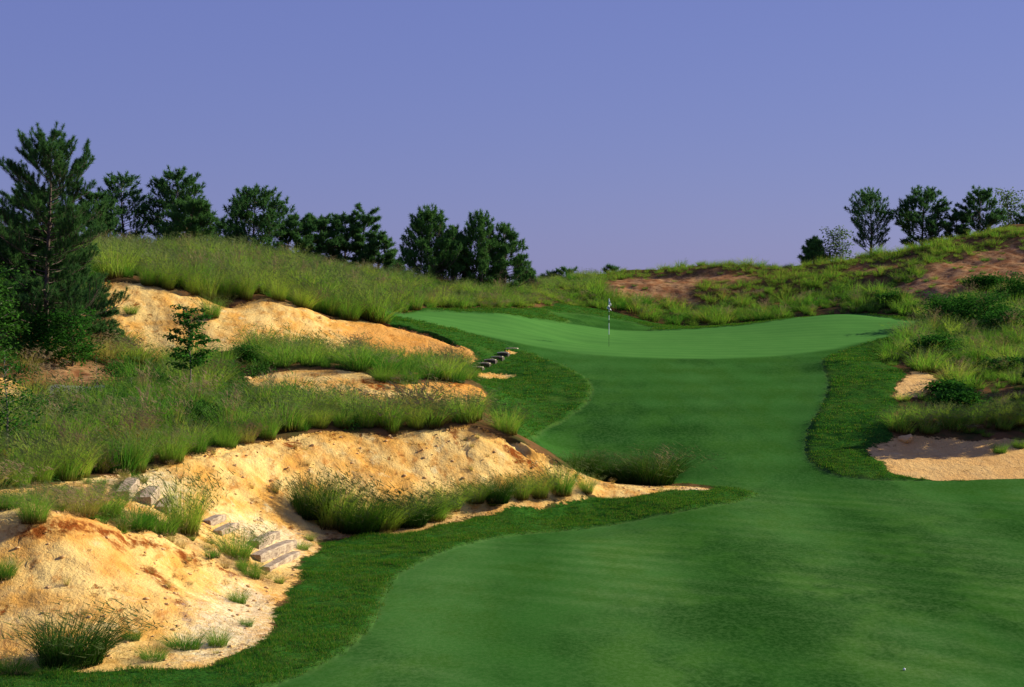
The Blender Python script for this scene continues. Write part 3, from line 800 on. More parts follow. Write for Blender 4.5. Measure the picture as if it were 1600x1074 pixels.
RNG = np.random.default_rng(11)
def jgrid(x0, x1, y0, y1, s):
    a, b = np.meshgrid(np.arange(x0, x1, s), np.arange(y0, y1, s))
    a = a.ravel() + RNG.uniform(-.5, .5, a.size) * s; b = b.ravel() + RNG.uniform(-.5, .5, b.size) * s
    m = np.abs(a) < b * .30 + 3.5
    return a[m], b[m]
def px_of(x, y, z=None):
    if z is None: z = hbase(x, y)
    cy = y * math.cos(PITCH) - z * math.sin(PITCH); cz = y * math.sin(PITCH) + z * math.cos(PITCH)
    return 800 + x / cy * FPX, 537 - cz / cy * FPX

# wild grass, in belts with a look of their own
gxp, gyp = jgrid(-42, 45, 36, 126, .44)
zs = {k: zone(k, gxp, gyp) for k in ('sand', 'fair', 'rough', 'dirt', 'path')}
ok = (zs['sand'] < -.12) & (zs['fair'] < -.1) & (zs['rough'] < -.1) & (zs['path'] < -.1)
# terraces near the sleepers are dressed by hand
gxp, gyp = gxp[ok], gyp[ok]; zs = {k: v[ok] for k, v in zs.items()}
gz = height(gxp, gyp)
qx, qy = px_of(gxp, gyp, gz)
n1 = fbm(gxp * .22, gyp * .22, 200, 3); n2 = fbm(gxp * .6, gyp * .6, 210, 3); n3 = fbm(gxp * .12 + 5, gyp * .12, 220, 2)
rnd = RNG.random(len(gxp))
left = gxp < -1 - (gyp - 60) * .02
kindv = np.full(len(gxp), '', dtype='U6'); H = np.ones(len(gxp)); dens = np.ones(len(gxp))
lowterr = left & (gyp < 69.5)
midterr = left & (gyp >= 63) & (gyp < 78)
hillL = left & (gyp >= 74) | (~left & (gyp > 95) & (qx < 960))
backR = (gyp > 100) & (qx >= 930)
slopeR = (~left) & (gyp <= 108) & (qx > 1285)
# left hill: tall, fine, bright
kindv[hillL] = np.where(n2[hillL] + .5 * (rnd[hillL] - .5) > .30, 'lush', 'love')
H[hillL] = np.interp(gyp[hillL], [76, 84, 90, 94, 110], [1.15, 1.25, 1.05, .75, .55])
kindv[lowterr] = np.where(n1[lowterr] + .5 * (rnd[lowterr] - .5) > .16, 'lush', np.where(n2[lowterr] + .6 * (rnd[lowterr] - .5) > -.02, 'dry', 'love'))
H[lowterr] = .84
s3b = lowterr & (gyp > 58.5) & (qx > 360) & (qx < 780); H[s3b] = np.where(gyp[s3b] > 60, .24, .42)
mt = midterr & (gyp > 66) & (gyp < 77.5) & (qx > 380)
kindv[mt] = np.where(rnd[mt] < .72, 'lush', 'love'); H[mt] = .75
mound = left & (gyp > 60) & (gyp < 74) & (qx < 215)
kindv[mound] = np.where(rnd[mound] < .35, 'weed', np.where(rnd[mound] < .7, 'dry', 'lush')); H[mound] = .62
kindv[backR] = np.where(n2[backR] + .5 * (rnd[backR] - .5) > -.05, 'lime', 'lush'); H[backR] = .62
top = backR & (gyp > 114.5); kindv[top] = 'lime'; H[top] = .55
low = backR & (gyp < 112.5) & (qx < 1450); kindv[low] = np.where(rnd[low] < .65, 'lush', 'lime'); H[low] = .85
kindv[slopeR] = np.where(n2[slopeR] + .6 * (rnd[slopeR] - .5) > .16, 'lime', 'lush'); H[slopeR] = .72
s2 = slopeR & (gyp < 72); kindv[s2] = np.where(rnd[s2] < .75, 'lush', 'lime'); H[s2] = .62
s3 = slopeR & (gyp > 84); kindv[s3] = np.where(rnd[s3] < .6, 'lush', np.where(rnd[s3] < .8, 'weed', 'love')); H[s3] = .85
patch = (gyp > 66.5) & (gyp < 73) & (qx > 1375) & (qx < 1490); H[patch] = .3
# thin cover where the red soil shows
thin = np.clip((zs['dirt'] + .4) / 1.0, 0, 1)
dens = 1 - .80 * thin
H = H * (1 - .45 * thin)
n4 = fbm(gxp * .95, gyp * .95, 230, 2)
gaps = np.clip((n4 - .10) / .22, 0, 1) * np.where(gyp < 76, .92, .7)
dens -= gaps
dens[lowterr] -= .12
behind = gyp > 120.5
# two storeys: a low dense one, and tall tussocks standing well apart above it
cellx = np.floor(gxp / .95).astype(int); celly = np.floor(gyp / .95).astype(int)
_, first = np.unique(cellx * 4096 + celly, return_index=True)
tall = np.zeros(len(gxp), bool); tall[first] = True
tall &= RNG.random(len(gxp)) < .85
wide = np.where(tall, 1.45, .95)
sh_ = np.where(tall, RNG.uniform(.95, 1.5, len(gxp)), RNG.uniform(.40, .80, len(gxp))) * np.clip(1 + .3 * n1 - .3 * n4, .6, 1.4)
kindv = np.where(tall & (kindv == 'lush') & (RNG.random(len(gxp)) < .5) & (gyp < 100), 'love', kindv)
kindv = np.where(~tall & (kindv == 'love') & (RNG.random(len(gxp)) < .5), 'lush', kindv)
dens = np.where(~tall & (gyp < 78), dens * .52, dens)
keep = (kindv != '') & (rnd < dens) & ~behind & (qx > -260) & (qx < 1860)
LABELS = {'love': 'tall_grass', 'lush': 'green_grass', 'dry': 'dry_grass', 'weed': 'low_weeds', 'lime': 'ridge_grass'}
for kd, nm in LABELS.items():
    m = keep & (kindv == kd)
    n = int(m.sum())
    if not n: continue
    hs = (H * sh_)[m]
    if kd in ('lush', 'dry', 'lime', 'weed'): hs = hs * 1.2
    ws = np.clip(hs, .6, 1.2) * RNG.uniform(.8, 1.2, n) * wide[m]
    tl = RNG.normal(0, .13, (n, 2))
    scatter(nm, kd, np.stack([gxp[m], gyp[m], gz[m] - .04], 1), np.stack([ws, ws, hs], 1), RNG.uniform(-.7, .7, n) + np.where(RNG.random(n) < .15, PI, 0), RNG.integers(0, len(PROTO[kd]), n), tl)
    print('scatter', nm, n)
# broad-leaved weeds creeping through the terrace
wm = (gxp < -3) & (gyp < 66) & (n3 + .5 * n4 > .12) & (RNG.random(len(gxp)) < .5) & (qx > -200)
n = int(wm.sum()); print('weeds', n)
scatter('terrace_weeds', 'weed', np.stack([gxp[wm], gyp[wm], gz[wm] - .05], 1), np.stack([np.full(n, .9), np.full(n, .9), RNG.uniform(.5, 1.2, n)], 1), RNG.uniform(0, 6, n), RNG.integers(0, 4, n))
# sparse wiry stalks standing above the mass
m = keep & (RNG.random(len(gxp)) < .16) & (gyp < 114)
n = int(m.sum())
scatter('seed_stalks', 'wisp', np.stack([gxp[m], gyp[m], gz[m] - .02], 1), np.stack([np.ones(n), np.ones(n), (H * sh_)[m] * 1.1], 1), RNG.uniform(-.6, .6, n), RNG.integers(0, 4, n))

# mown rough: short thick turf
tx, ty = jgrid(-14, 30, 29, 62, .135)
tz_ = {k: zone(k, tx, ty) for k in ('sand', 'fair', 'rough')}
jt = RNG.uniform(-.09, .09, len(tx))
mk = (tz_['rough'] > -.02 + jt) & (tz_['fair'] < -.03 + jt * .6) & (tz_['sand'] < -.03 + jt)
tx2, ty2 = jgrid(-16, 34, 62, 108, .27)
tz2 = {k: zone(k, tx2, ty2) for k in ('sand', 'fair', 'rough')}
jt2 = RNG.uniform(-.12, .12, len(tx2))
mk2 = (tz2['rough'] > -.02 + jt2) & (tz2['fair'] < -.06) & (tz2['sand'] < -.05 + jt2)
tx = np.concatenate([tx[mk], tx2[mk2]]); ty = np.concatenate([ty[mk], ty2[mk2]])
big = np.where(ty > 62, 1.7, 1.0)
th = fbm(tx * 1.1, ty * 1.1, 300, 3)
keepT = RNG.random(len(tx)) < np.clip(.95 + .5 * th, .35, 1)
tx, ty, big, th = tx[keepT], ty[keepT], big[keepT], th[keepT]
n = len(tx); print('turf', n)
ts = big * np.clip(1 + .9 * th, .45, 1.9)
scatter('rough_turf_blades', 'turf', np.stack([tx, ty, height(tx, ty) - .008], 1), np.stack([big, big, ts * np.where(ty > 62, .75, 1.0)], 1), RNG.uniform(0, 2 * PI, n), RNG.integers(0, 4, n))

# ---------------------------------------------------------------- tussocks one can point at
def tussock(kind, px, py, h, wd, label, group=None, rz=0.0, name='grass_tussock', cat='grass tussock', loc=None):
    kind = {'love': 'lovenear', 'lush': 'lushnear', 'dry': 'drynear'}.get(kind, kind)
    src = PROTO[kind][(int(px * 7 + py * 3)) % len(PROTO[kind])]
    o = bpy.data.objects.new(name, src.data)
    C.objects.link(o)
    o.location = (loc or ground(px, py)) - Vector((0, 0, .05))
    o.scale = (wd, wd, h)
    o.rotation_euler = (0, 0, rz)
    return tag(o, label, cat, group)

G1 = 'grass tussocks around the lower left sand face'
for a in [
    ('shadednear', 110, 1036, 1.02, 1.45, 'huge dark grass tussock at the foot of the lower left sand face'),
    ('lush', 20, 1050, 0.42, 0.80, 'short bright green tuft in the bottom left corner by the mown turf'),
    ('lush', 80, 1054, 0.30, 0.75, 'low bright green mat of grass in front of the huge dark tussock'),
    ('lush', 206, 1000, 0.28, 0.38, 'tiny tuft right behind the huge dark tussock on the sand'),
    ('lush', 240, 1032, 0.36, 0.55, 'round bright green tuft between the huge dark tussock and the wider tuft'),
    ('lush', 288, 1012, 0.42, 0.75, 'wide dark green tuft near the sand edge, left of a slim bright one'),
    ('lush', 340, 1008, 0.46, 0.45, 'slim bright green tuft standing nearest the scalloped turf edge'),
    ('lush', 372, 942, 0.42, 0.42, 'small upright tuft alone on the pale slope below the sleepers'),
    ('lush', 386, 978, 0.24, 0.28, 'tiniest tuft on the pale gravel slope at the lower left'),
    ('lush', 4, 905, 0.55, 0.60, 'green tuft on the orange sand face cut by the left picture edge'),
    ('lush', 393, 905, 0.48, 0.50, 'low spreading tuft just under the lower flight of sleepers'),
    ('love', 368, 878, 0.85, 0.95, 'bushy bright tussock right beside the lower flight of sleepers'),
    ('love', 288, 838, 1.49, 1.01, 'tall narrow tussock with a dark shaded side right of the upper sleepers'),
    ('lush', 246, 832, 0.72, 1.01, 'low green tussock growing left of the tall narrow one'),
    ('lush', 208, 830, 0.72, 1.15, 'low bushy tussock below the two pale upper sleepers'),
    ('love', 158, 808, 0.81, 1.22, 'loose pale tussock left of the upper sleepers on the bench'),
    ('dry', 125, 806, 0.78, 1.08, 'brownish wiry tussock on the rim of the lower sand face'),
    ('love', 52, 824, 0.81, 0.81, 'small pale tussock rooted on the overhanging rim near the left edge'),
    ('lush', 8, 795, 0.49, 0.81, 'small tuft on the bare sand hump at the left edge'),
    ('lush', 468, 858, 0.29, 0.60, 'tiny dark weed beside the lowest sleeper ends'),
    ('dry', 430, 776, 0.50, 0.28, 'thin straw coloured tuft on the middle bank left of the long thicket'),
    ('shadednear', 486, 812, 1.31, 1.20, 'dark leafy tussock at the left end of the long thicket'),
    ('love', 520, 826, 1.45, 1.34, 'tall tussock near the left end of the long thicket in front of the middle bank'),
    ('shadednear', 560, 830, 1.23, 1.50, 'dense green tussock, second from the front in the long thicket'),
    ('love', 596, 826, 1.03, 1.43, 'tussock with reddish dry base in the centre of the long thicket'),
    ('shadednear', 634, 820, 0.92, 1.43, 'dark tussock right of the centre of the long thicket'),
    ('love', 672, 812, 0.92, 1.27, 'upright tussock where the long thicket starts to thin'),
    ('love', 700, 800, 0.87, 1.06, 'last tussock at the right end of the long thicket'),
    ('wisp', 545, 800, 1.20, 0.80, 'tall wiry stalks rising from the long thicket against the sand'),
    ('wisp', 470, 800, 1.00, 0.60, 'thin wiry stalks at the left tip of the long thicket'),
    ('love', 742, 790, 0.79, 0.83, 'first small tussock right of the long thicket at the bank foot'),
    ('shadednear', 776, 788, 0.86, 0.90, 'dark sided tussock on the red straw strip of the bank foot'),
    ('love', 812, 780, 0.88, 0.83, 'small tussock halfway between the long thicket and the sand spit'),
    ('love', 842, 778, 0.86, 0.83, 'ragged tussock in the short row leading to the spit'),
    ('love', 876, 776, 1.12, 0.96, 'tallest tussock of the short row leading to the spit'),
    ('love', 916, 770, 0.60, 0.62, 'smallest tussock at the right end of the short row by the spit'),
    ('shadednear', 1020, 758, 1.26, 1.72, 'big dark based tussock with fanned blades on the tip of the spit'),
    ('shadednear', 985, 756, 0.92, 1.35, 'tussock tucked against the big fanned one on the spit'),
    ('shadednear', 948, 748, 0.87, 1.35, 'broad hazy tussock left of the big fanned one on the spit'),
    ('shadednear', 908, 735, 0.71, 1.20, 'lowest hazy tussock at the start of the spit behind the sand'),
    ('wisp', 1035, 757, 1.26, 1.12, 'see-through wiry stalks on the outer tip of the spit'),
    ]:
    tussock(a[0], a[1], a[2], a[3], a[4], a[5], G1 if a[1] < 440 else 'grass tussocks along the foot of the middle sand bank', rz=(a[1] % 7 - 3) * .12)
G2 = 'grass tussocks along the rim of the middle sand bank'
rim = [
    ('love', 20, 752, .85, .9, 'pale tussock on the rim at the far left above the bare sand hump'),
    ('love', 60, 755, .9, .9, 'second pale tussock from the left on the rim'),
    ('love', 100, 752, 1.1, .9, 'tallest yellowish tussock above the bench of loose tussocks'),
    ('love', 128, 746, .9, .6, 'narrow tussock beside a dark hollow on the rim'),
    ('love', 213, 737, 1.15, .8, 'bright yellow-green tussock on the rim above the upper sleepers'),
    ('love', 268, 724, 1.0, .95, 'dark shadowed tussock on the rim right of the bright yellow-green one'),
    ('lush', 305, 708, .85, .8, 'green tussock on the rim at the bank notch'),
    ('lush', 352, 699, .75, .8, 'low tussock on the rim left of the reddish based one'),
    ('dry', 385, 692, .8, .7, 'reddish based dry tussock on the rim'),
    ('love', 418, 686, .85, .7, 'tussock on the rim right of the reddish based one'),
    ('love', 462, 675, .9, .6, 'leaning tussock on the rim where the sand turns pale'),
    ('love', 500, 669, .75, .7, 'green tussock at the left of the dark sided pair on the rim'),
    ('love', 535, 669, .75, .7, 'rounded tussock on the rim just before the dark sided pair'),
    ('love', 572, 670, .8, .7, 'left tussock of the dark sided pair on the rim'),
    ('love', 611, 676, .95, .7, 'right tussock of the dark sided pair hanging over the rim'),
    ('love', 650, 670, .85, .7, 'tussock with dark left side on the rim before the humped crest'),
    ('dry', 690, 664, .6, .6, 'short brown tussock left of the round one on the humped crest'),
    ('love', 728, 661, .85, .85, 'round brown based tussock on top of the humped crest'),
    ('love', 790, 678, 1.0, 1.1, 'spreading green tussock sloping down behind the humped crest'),
]
for a in rim: tussock(a[0], a[1], a[2] - 1, a[3], a[4], a[5], G2, rz=(a[1] % 5 - 2) * .15)
G3 = 'grass tussocks on the upper sand face'
for a in [
    ('lush', 205, 492, .5, .6, 'small green tuft alone on the upper sand face near the big pine'),
    ('love', 330, 500, 1.0, .95, 'grey-green tussock slumped down the upper sand face behind the young tree'),
    ('love', 230, 447, 1.1, .8, 'bright tussock hanging over the rim at the left of the upper sand face'),
    ('love', 262, 452, 1.2, .8, 'second bright tussock from the left hanging over the upper rim'),
    ('love', 300, 459, 1.2, .8, 'tussock over the rim directly above the young tree'),
    ('love', 352, 470, 1.3, .9, 'tall tussock above the slumped grey-green one'),
    ('love', 385, 468, 1.35, .8, 'longest drooping tussock over the notch of the upper rim'),
    ('love', 435, 470, 1.2, .9, 'dark tussock over the rim left of the hollow'),
    ('love', 470, 480, 1.1, .9, 'tussock with brown base at the hollow of the upper rim'),
    ('love', 545, 500, 1.3, 1.35, 'big round tussock drooping over the right end of the upper rim'),
    ('love', 515, 493, 1.0, 1.0, 'tussock just left of the big round one at the end of the upper rim'),
    ('lush', 600, 595, .75, .9, 'dark tussock hanging over the small third sand bank'),
    ('lush', 640, 598, .75, .8, 'tussock with bright tips over the small third sand bank'),
    ('lush', 712, 597, .8, .9, 'deep green tussock at the right end of the terrace by the earth steps'),
    ('lush', 735, 592, .7, .8, 'small dark tussock touching the sand pit by the earth steps'),
    ('lush', 90, 555, .6, .8, 'weedy tuft on the red needle litter beneath the big pine'),
]: tussock(a[0], a[1], a[2], a[3], a[4], a[5], G3, rz=(a[1] % 5 - 2) * .15)
G4 = 'grass tussocks by the right bunker'
for a in [
    ('lush', 1562, 708, .5, .6, 'small tussock growing inside the right bunker near the picture edge'),
    ('lush', 1592, 700, .45, .55, 'small tussock at the right picture edge inside the bunker'),
    ('love', 1400, 672, .8, .9, 'tussock on the left shoulder of the right bunker above the orange clod'),
    ('love', 1440, 664, .8, 1.0, 'second tussock from the left over the shaded bunker wall'),
    ('love', 1480, 664, .8, 1.0, 'third tussock from the left over the shaded bunker wall'),
    ('love', 1520, 664, .8, 1.0, 'fourth tussock from the left over the shaded bunker wall'),
    ('love', 1560, 664, .85, 1.0, 'fifth tussock from the left over the shaded bunker wall'),
    ('love', 1595, 664, .85, 1.0, 'tussock over the bunker wall at the right picture edge'),
    ('lush', 1462, 560, 1.0, 1.0, 'dark arching tussock on the right slope above the pale sand patch'),
    ('lush', 1545, 545, 1.1, 1.2, 'dark shaggy tussock beside the small shaded hollow on the right slope'),
    ('lush', 1490, 520, 1.1, 1.2, 'dark shaggy tussock at the right tip of the putting green'),
]: tussock(a[0], a[1], a[2], a[3], a[4], a[5], G4, rz=(a[1] % 5 - 2) * .15)

# scattered short stuff on the benches
bxp, byp = jgrid(-18, 6, 31, 60, .30)
zb = {k: zone(k, bxp, byp) for k in ('sand', 'litter')}
hx, hy = px_of(bxp, byp)
m = (zb['sand'] > .1) & (zb['litter'] > -.15) & (RNG.random(len(bxp)) < .40) & (hx > -100)
for nm, kd, frac, hh in (('bench_dry_grass', 'dry', .55, .26), ('bench_green_grass', 'lush', .45, .28)):
    q = m & (RNG.random(len(bxp)) < frac); n = int(q.sum())
    scatter(nm, kd, np.stack([bxp[q], byp[q], height(bxp[q], byp[q]) - .02], 1), np.stack([np.full(n, .4), np.full(n, .4), RNG.uniform(.5, 1.5, n) * hh], 1), RNG.uniform(0, 6, n), RNG.integers(0, 4, n))
m = (zb['sand'] > .1) & (zb['litter'] < -.1) & (RNG.random(len(bxp)) < .035); n = int(m.sum())
scatter('sprigs_on_sand', 'dry', np.stack([bxp[m], byp[m], height(bxp[m], byp[m]) - .01], 1), np.stack([np.full(n, .22), np.full(n, .22), RNG.uniform(.08, .3, n)], 1), RNG.uniform(0, 6, n), RNG.integers(0, 4, n))

# ---------------------------------------------------------------- trees
def tube(V, F, pts, rad, sides=6):
    base = len(V); n = len(pts)
    for i, (p, r) in enumerate(zip(pts, rad)):
        p = Vector(p)
        t = (Vector(pts[min(i + 1, n - 1)]) - Vector(pts[max(i - 1, 0)]))
        t = t.normalized() if t.length > 1e-6 else Vector((0, 0, 1))
        a = t.cross(Vector((1, 0, 0)) if abs(t.x) < .8 else Vector((0, 1, 0))).normalized(); b = t.cross(a)
        for k in range(sides):
            an = 2 * PI * k / sides
            V.append(p + a * (math.cos(an) * r) + b * (math.sin(an) * r))
    for i in range(n - 1):
        for k in range(sides):
            k2 = (k + 1) % sides
            F.append((base + i * sides + k, base + i * sides + k2, base + (i + 1) * sides + k2, base + (i + 1) * sides + k))
    F.append(tuple(base + (n - 1) * sides + k for k in range(sides)))

def tuft(V, F, A, B, rng, c, d, n, L, w, cone=.9):
    b = rng.random()
    a1 = d.cross(Vector((.3, .2, 1)) if abs(d.z) < .8 else Vector((1, 0, 0))).normalized(); a2 = d.cross(a1)
    for k in range(n):
        an = rng.uniform(0, 2 * PI); sp = rng.uniform(.15, cone)
        dd = (d * math.cos(sp) + (a1 * math.cos(an) + a2 * math.sin(an)) * math.sin(sp)).normalized()
        side = dd.cross(Vector((rng.gauss(0, 1), rng.gauss(0, 1), rng.gauss(0, 1)))).normalized() * w * .5
        l = L * rng.uniform(.7, 1.15)
        i = len(V)
        o = c + d * rng.uniform(-.3, .3) * L
        V += [o - side, o + side, o + dd * l]
        A += [0, 0, 1]; B += [b * .7 + rng.random() * .3] * 3
        F.append((i, i + 1, i + 2))

def pine(rng, H, profile, nbr, crown0, R, needles=12, nl=.2, nw=.02, shoots=6, tufts=3, upturn=.5, trunk_r=.09, lean=(0, 0), sparse=0.0, lift=.2, forks=0, smod=1.0, candle=.3):
    TV = []; TF = []; LV = []; LF = []; V = []; F = []; A = []; B = []
    def tpos(t):
        return Vector((lean[0] * t * t * H + .012 * H * math.sin(5 * t + rng_ph), lean[1] * t * t * H, t * H))
    rng_ph = rng.uniform(0, 6)
    n = 12
    tube(TV, TF, [tpos(i / n) - Vector((0, 0, .25 if i == 0 else 0)) for i in range(n + 1)], [trunk_r * (1 - .88 * (i / n)) * (1.25 if i == 0 else 1) for i in range(n + 1)], 8)
    az = rng.uniform(0, 6)
    for k in range(nbr):
        t = crown0 + (1 - crown0) * ((k + rng.random() * .8) / nbr) ** .95
        if t > .985: t = .985
        az += 2.4 + rng.gauss(0, .35)
        r = R * profile((t - crown0) / (1 - crown0)) * rng.uniform(.72, 1.12)
        if rng.random() < sparse: continue
        o = tpos(t)
        up0 = lift + .32 * t * t + rng.gauss(0, .10)
        pts = [o]; dirv = Vector((math.cos(az), math.sin(az), up0)).normalized(); steps = 6
        bend = upturn
        for s in range(steps):
            dirv = (dirv + Vector((rng.gauss(0, .12), rng.gauss(0, .12), bend * .22 * (s / steps) + rng.gauss(0, .05)))).normalized()
            pts.append(pts[-1] + dirv * r / steps)
        br = trunk_r * .30 * (1 - .6 * t)
        tube(LV, LF, pts, [br * (1 - .8 * i / steps) for i in range(steps + 1)], 4)
        ns = max(2, int(shoots * (r / R + .25) * smod))
        for s in range(ns):
            f = 1 - (s / ns) * .72 * (1 if r > .3 * R else .9)
            fi = f * steps; i0 = min(int(fi), steps - 1); p = pts[i0].lerp(pts[i0 + 1], fi - i0)
            bd = (pts[i0 + 1] - pts[i0]).normalized()
            if s == 0: sdv = bd; sl = .10 * R
            else:
                sideh = bd.cross(Vector((0, 0, 1))).normalized() * (1 if s % 2 else -1)
                sdv = (bd * .75 + sideh * rng.uniform(.4, 1.1) + Vector((0, 0, rng.uniform(-.05, .55)))).normalized()
                sl = r * rng.uniform(.16, .38) * (1.25 - f * .6)
            q = [p, p + sdv * sl * .5 + Vector((0, 0, .02)), p + sdv * sl * (1 - .3 * candle) + Vector((0, 0, sl * candle))]
            if s: tube(LV, LF, q, [br * .35, br * .25, br * .12], 3)
            nt_ = max(1, int(tufts * (.5 + sl / (.3 * R))))
            for m in range(nt_):
                g = 1 - m / max(nt_, 1) * .75
                c = q[0].lerp(q[2], g)
                d = (q[2] - q[0]).normalized() if s else (sdv + Vector((0, 0, .45))).normalized()
                tuft(V, F, A, B, rng, c, d, needles if m else int(needles * 2.0), nl * (1 if m else .9), nw, 2.3 if m == 0 else 1.3)
        # growth at the branch root
    for m in range(5):
        tuft(V, F, A, B, rng, tpos(1 - .012 * m), Vector((0, 0, 1)), needles, nl, nw, .7)
    return (TV, TF), (LV, LF), (V, F, A, B)

def place_tree(name, parts, loc, label, cat, group=None, rz=0.0, mats=(None, None, None), names=('trunk', 'branches', 'crown')):
    root = empty(name, loc, rz)
    tag(root, label, cat, group)
    (TV, TF), (LV, LF), (V, F, A, B) = parts
    mesh_obj(names[0], TV, TF, mats[0] or M_BARK, root, smooth=True)
    if LV: mesh_obj(names[1], LV, LF, mats[1] or M_BARK, root, smooth=True)
    mesh_obj(names[2], V, F, mats[2] or M_NEEDLE, root, attrs={'h': A, 'b': B})
    return root
def copy_tree(src, loc, rz, scale, label, group=None):
    r = src.copy(); C.objects.link(r); r.location = loc; r.rotation_euler = (0, 0, rz); r.scale = scale
    r['label'] = label
    if group: r['group'] = group
    for ch in src.children:
        c = ch.copy(); C.objects.link(c); c.parent = r
    return r

prof_cone = lambda u: (1 - u) ** .62 * (.75 + .25 * math.sin(min(1, u * 4) * PI / 2)) + .06
prof_dome = lambda u: max(.12, math.sqrt(max(0, 1 - (max(0, u - .28) / .74) ** 2))) * (.62 + .38 * min(1, u * 2.6))
prof_big = lambda u: (1.0 if u < .40 else (1.0 - (u - .40) * .62 if u < .86 else .715 - (u - .86) * 3.9)) * (.82 + .18 * math.sin(u * 19))
prof_vase = lambda u: .35 + .65 * math.sin(min(1, u * 1.15) * PI * .75)

def at(px, Y, drop=0.0):
    dx, _ = ray(px, 480); x = dx * Y
    return Vector((x, Y, float(height(x, Y)[0]) - drop))
def hfor(base, py_top):
    """height a plant needs for its tip to reach a picture row"""
    _, dz = ray(800, py_top); return dz * base.y - base.z

# the large pine at the left
b = at(76, 66.0, .1); Hh = hfor(b, 198)
parts = pine(random.Random(5), Hh * .945, prof_big, 112, .05, 2.5, needles=22, nl=.15, nw=.013, shoots=10, tufts=5, upturn=1.05, trunk_r=.11, lift=.10, smod=1.7, candle=.55)
place_tree('pine_tree', parts, b, 'large dark pine tree with open branches at the left edge of the picture', 'pine tree')
b1 = at(60, 68.5, .1)
parts = pine(random.Random(16), hfor(b1, 305), prof_dome, 70, .2, 1.9, needles=18, nl=.17, nw=.016, shoots=9, tufts=4, upturn=.6, trunk_r=.08, lift=.15, smod=1.3)
place_tree('pine_tree', parts, b1, 'dark pine standing close behind the lower crown of the large left pine', 'pine tree')
# lower companion mass under it
b2 = at(22, 68, .1)
parts = pine(random.Random(15), hfor(b2, 368), prof_dome, 80, .02, 2.0, needles=18, nl=.18, nw=.017, shoots=10, tufts=5, upturn=.4, trunk_r=.07, lift=.1, smod=1.4)
place_tree('pine_tree', parts, b2, 'low bushy pine in the shade under the large left pine', 'pine tree')
b2 = at(125, 69, .1)
parts = pine(random.Random(18), hfor(b2, 420), prof_cone, 66, .02, 1.5, needles=18, nl=.16, nw=.017, shoots=9, tufts=5, upturn=.3, trunk_r=.05, lift=.0, smod=1.3)
place_tree('pine_tree', parts, b2, 'small spreading pine at the right foot of the large left pine', 'pine tree')

GT = 'pine trees behind the left hill'
def far_pine(px, Y, top, seed, prof, R, label, nbr=46, crown0=.12, mat=None, needles=11, nl=.24, nw=.040, sparse=0., upturn=.4, tufts=3, shoots=8, lift=.22, group=GT, drop=.3, tr=.1):
    b = at(px, Y, drop)
    parts = pine(random.Random(seed), hfor(b, top) * .93, prof, int(nbr * 1.35), crown0, R * 1.12, needles=needles, nl=nl, nw=nw, shoots=shoots, tufts=tufts, upturn=upturn, trunk_r=tr, sparse=sparse, lift=lift, candle=.9 if prof is prof_cone else .5)
    return place_tree('pine_tree', parts, b, label, 'pine tree', group, mats=(None, None, mat))
far_pine(152, 100, 300, 31, prof_dome, 1.15, 'dark pine showing between the large left pine and the next crown', nbr=38)
far_pine(192, 104, 276, 32, prof_dome, 1.65, 'round crowned pine with sky showing through, first right of the large pine', nbr=50, sparse=.12, needles=8)
far_pine(276, 104, 270, 33, prof_dome, 1.75, 'tallest dark round crowned pine of the row behind the left hill', nbr=62, crown0=.15)
far_pine(298, 98, 318, 34, prof_dome, 1.35, 'lighter green pine standing in front of the tallest round one', mat=M_NEEDLE2, nbr=50, crown0=.1)
far_pine(397, 103, 300, 35, prof_dome, 1.85, 'broad round crowned pine standing apart in the middle of the row', nbr=66, crown0=.08)
far_pine(345, 112, 342, 36, prof_dome, 1.1, 'low dark pine filling the gap left of the broad round one', nbr=34)
far_pine(462, 106, 338, 37, prof_dome, 1.25, 'pine leaning against the broad round one on its right', nbr=44)
far_pine(500, 107, 340, 38, prof_dome, 1.25, 'dense pine in the middle of the close group of four', nbr=46)
far_pine(540, 108, 336, 39, prof_dome, 1.25, 'pine with a bare topped crown in the close group', nbr=44)
far_pine(568, 108, 333, 40, prof_vase, 1.0, 'pine with an open forked top at the right of the close group', nbr=34, sparse=.2)
far_pine(592, 107, 365, 41, prof_dome, 1.0, 'low pine at the right end of the close group', nbr=34)
far_pine(615, 112, 410, 42, prof_dome, .8, 'small dark pine between the close group and the two young firs', nbr=24)
far_pine(672, 104, 330, 43, prof_cone, 1.95, 'pointed young pine, left one of the middle pair', mat=M_NEEDLE2, nbr=70, crown0=.02, upturn=1.2, lift=.35)
far_pine(708, 105, 356, 44, prof_cone, 1.3, 'narrow young pine tucked to the right of the pointed one', mat=M_NEEDLE2, nbr=46, crown0=.02, upturn=1.2)
far_pine(750, 105, 334, 45, prof_cone, 1.7, 'tall pointed young pine, right one of the middle pair', mat=M_NEEDLE2, nbr=64, crown0=.02, upturn=1.2, lift=.35)
far_pine(788, 106, 352, 46, prof_cone, 1.5, 'shorter young pine leaning on the right of the middle pair', mat=M_NEEDLE2, nbr=52, crown0=.02, upturn=1.0)
far_pine(826, 112, 422, 47, prof_dome, .45, 'tiny pine just right of the middle pair', nbr=16)
GB = 'distant pines behind the green'
far_pine(860, 150, 420, 51, prof_dome, 1.1, 'leftmost tiny distant pine crown behind the green', nbr=22, needles=9, nl=.36, nw=.05, group=GB, crown0=.45)
far_pine(890, 150, 415, 52, prof_dome, 1.3, 'middle distant pine crown behind the green', nbr=26, needles=9, nl=.36, nw=.05, group=GB, crown0=.45)
far_pine(957, 150, 409, 53, prof_dome, 1.0, 'lone distant pine crown just left of the red soil mound', nbr=20, needles=9, nl=.36, nw=.05, group=GB, crown0=.5)
GR = 'trees on the right ridge'
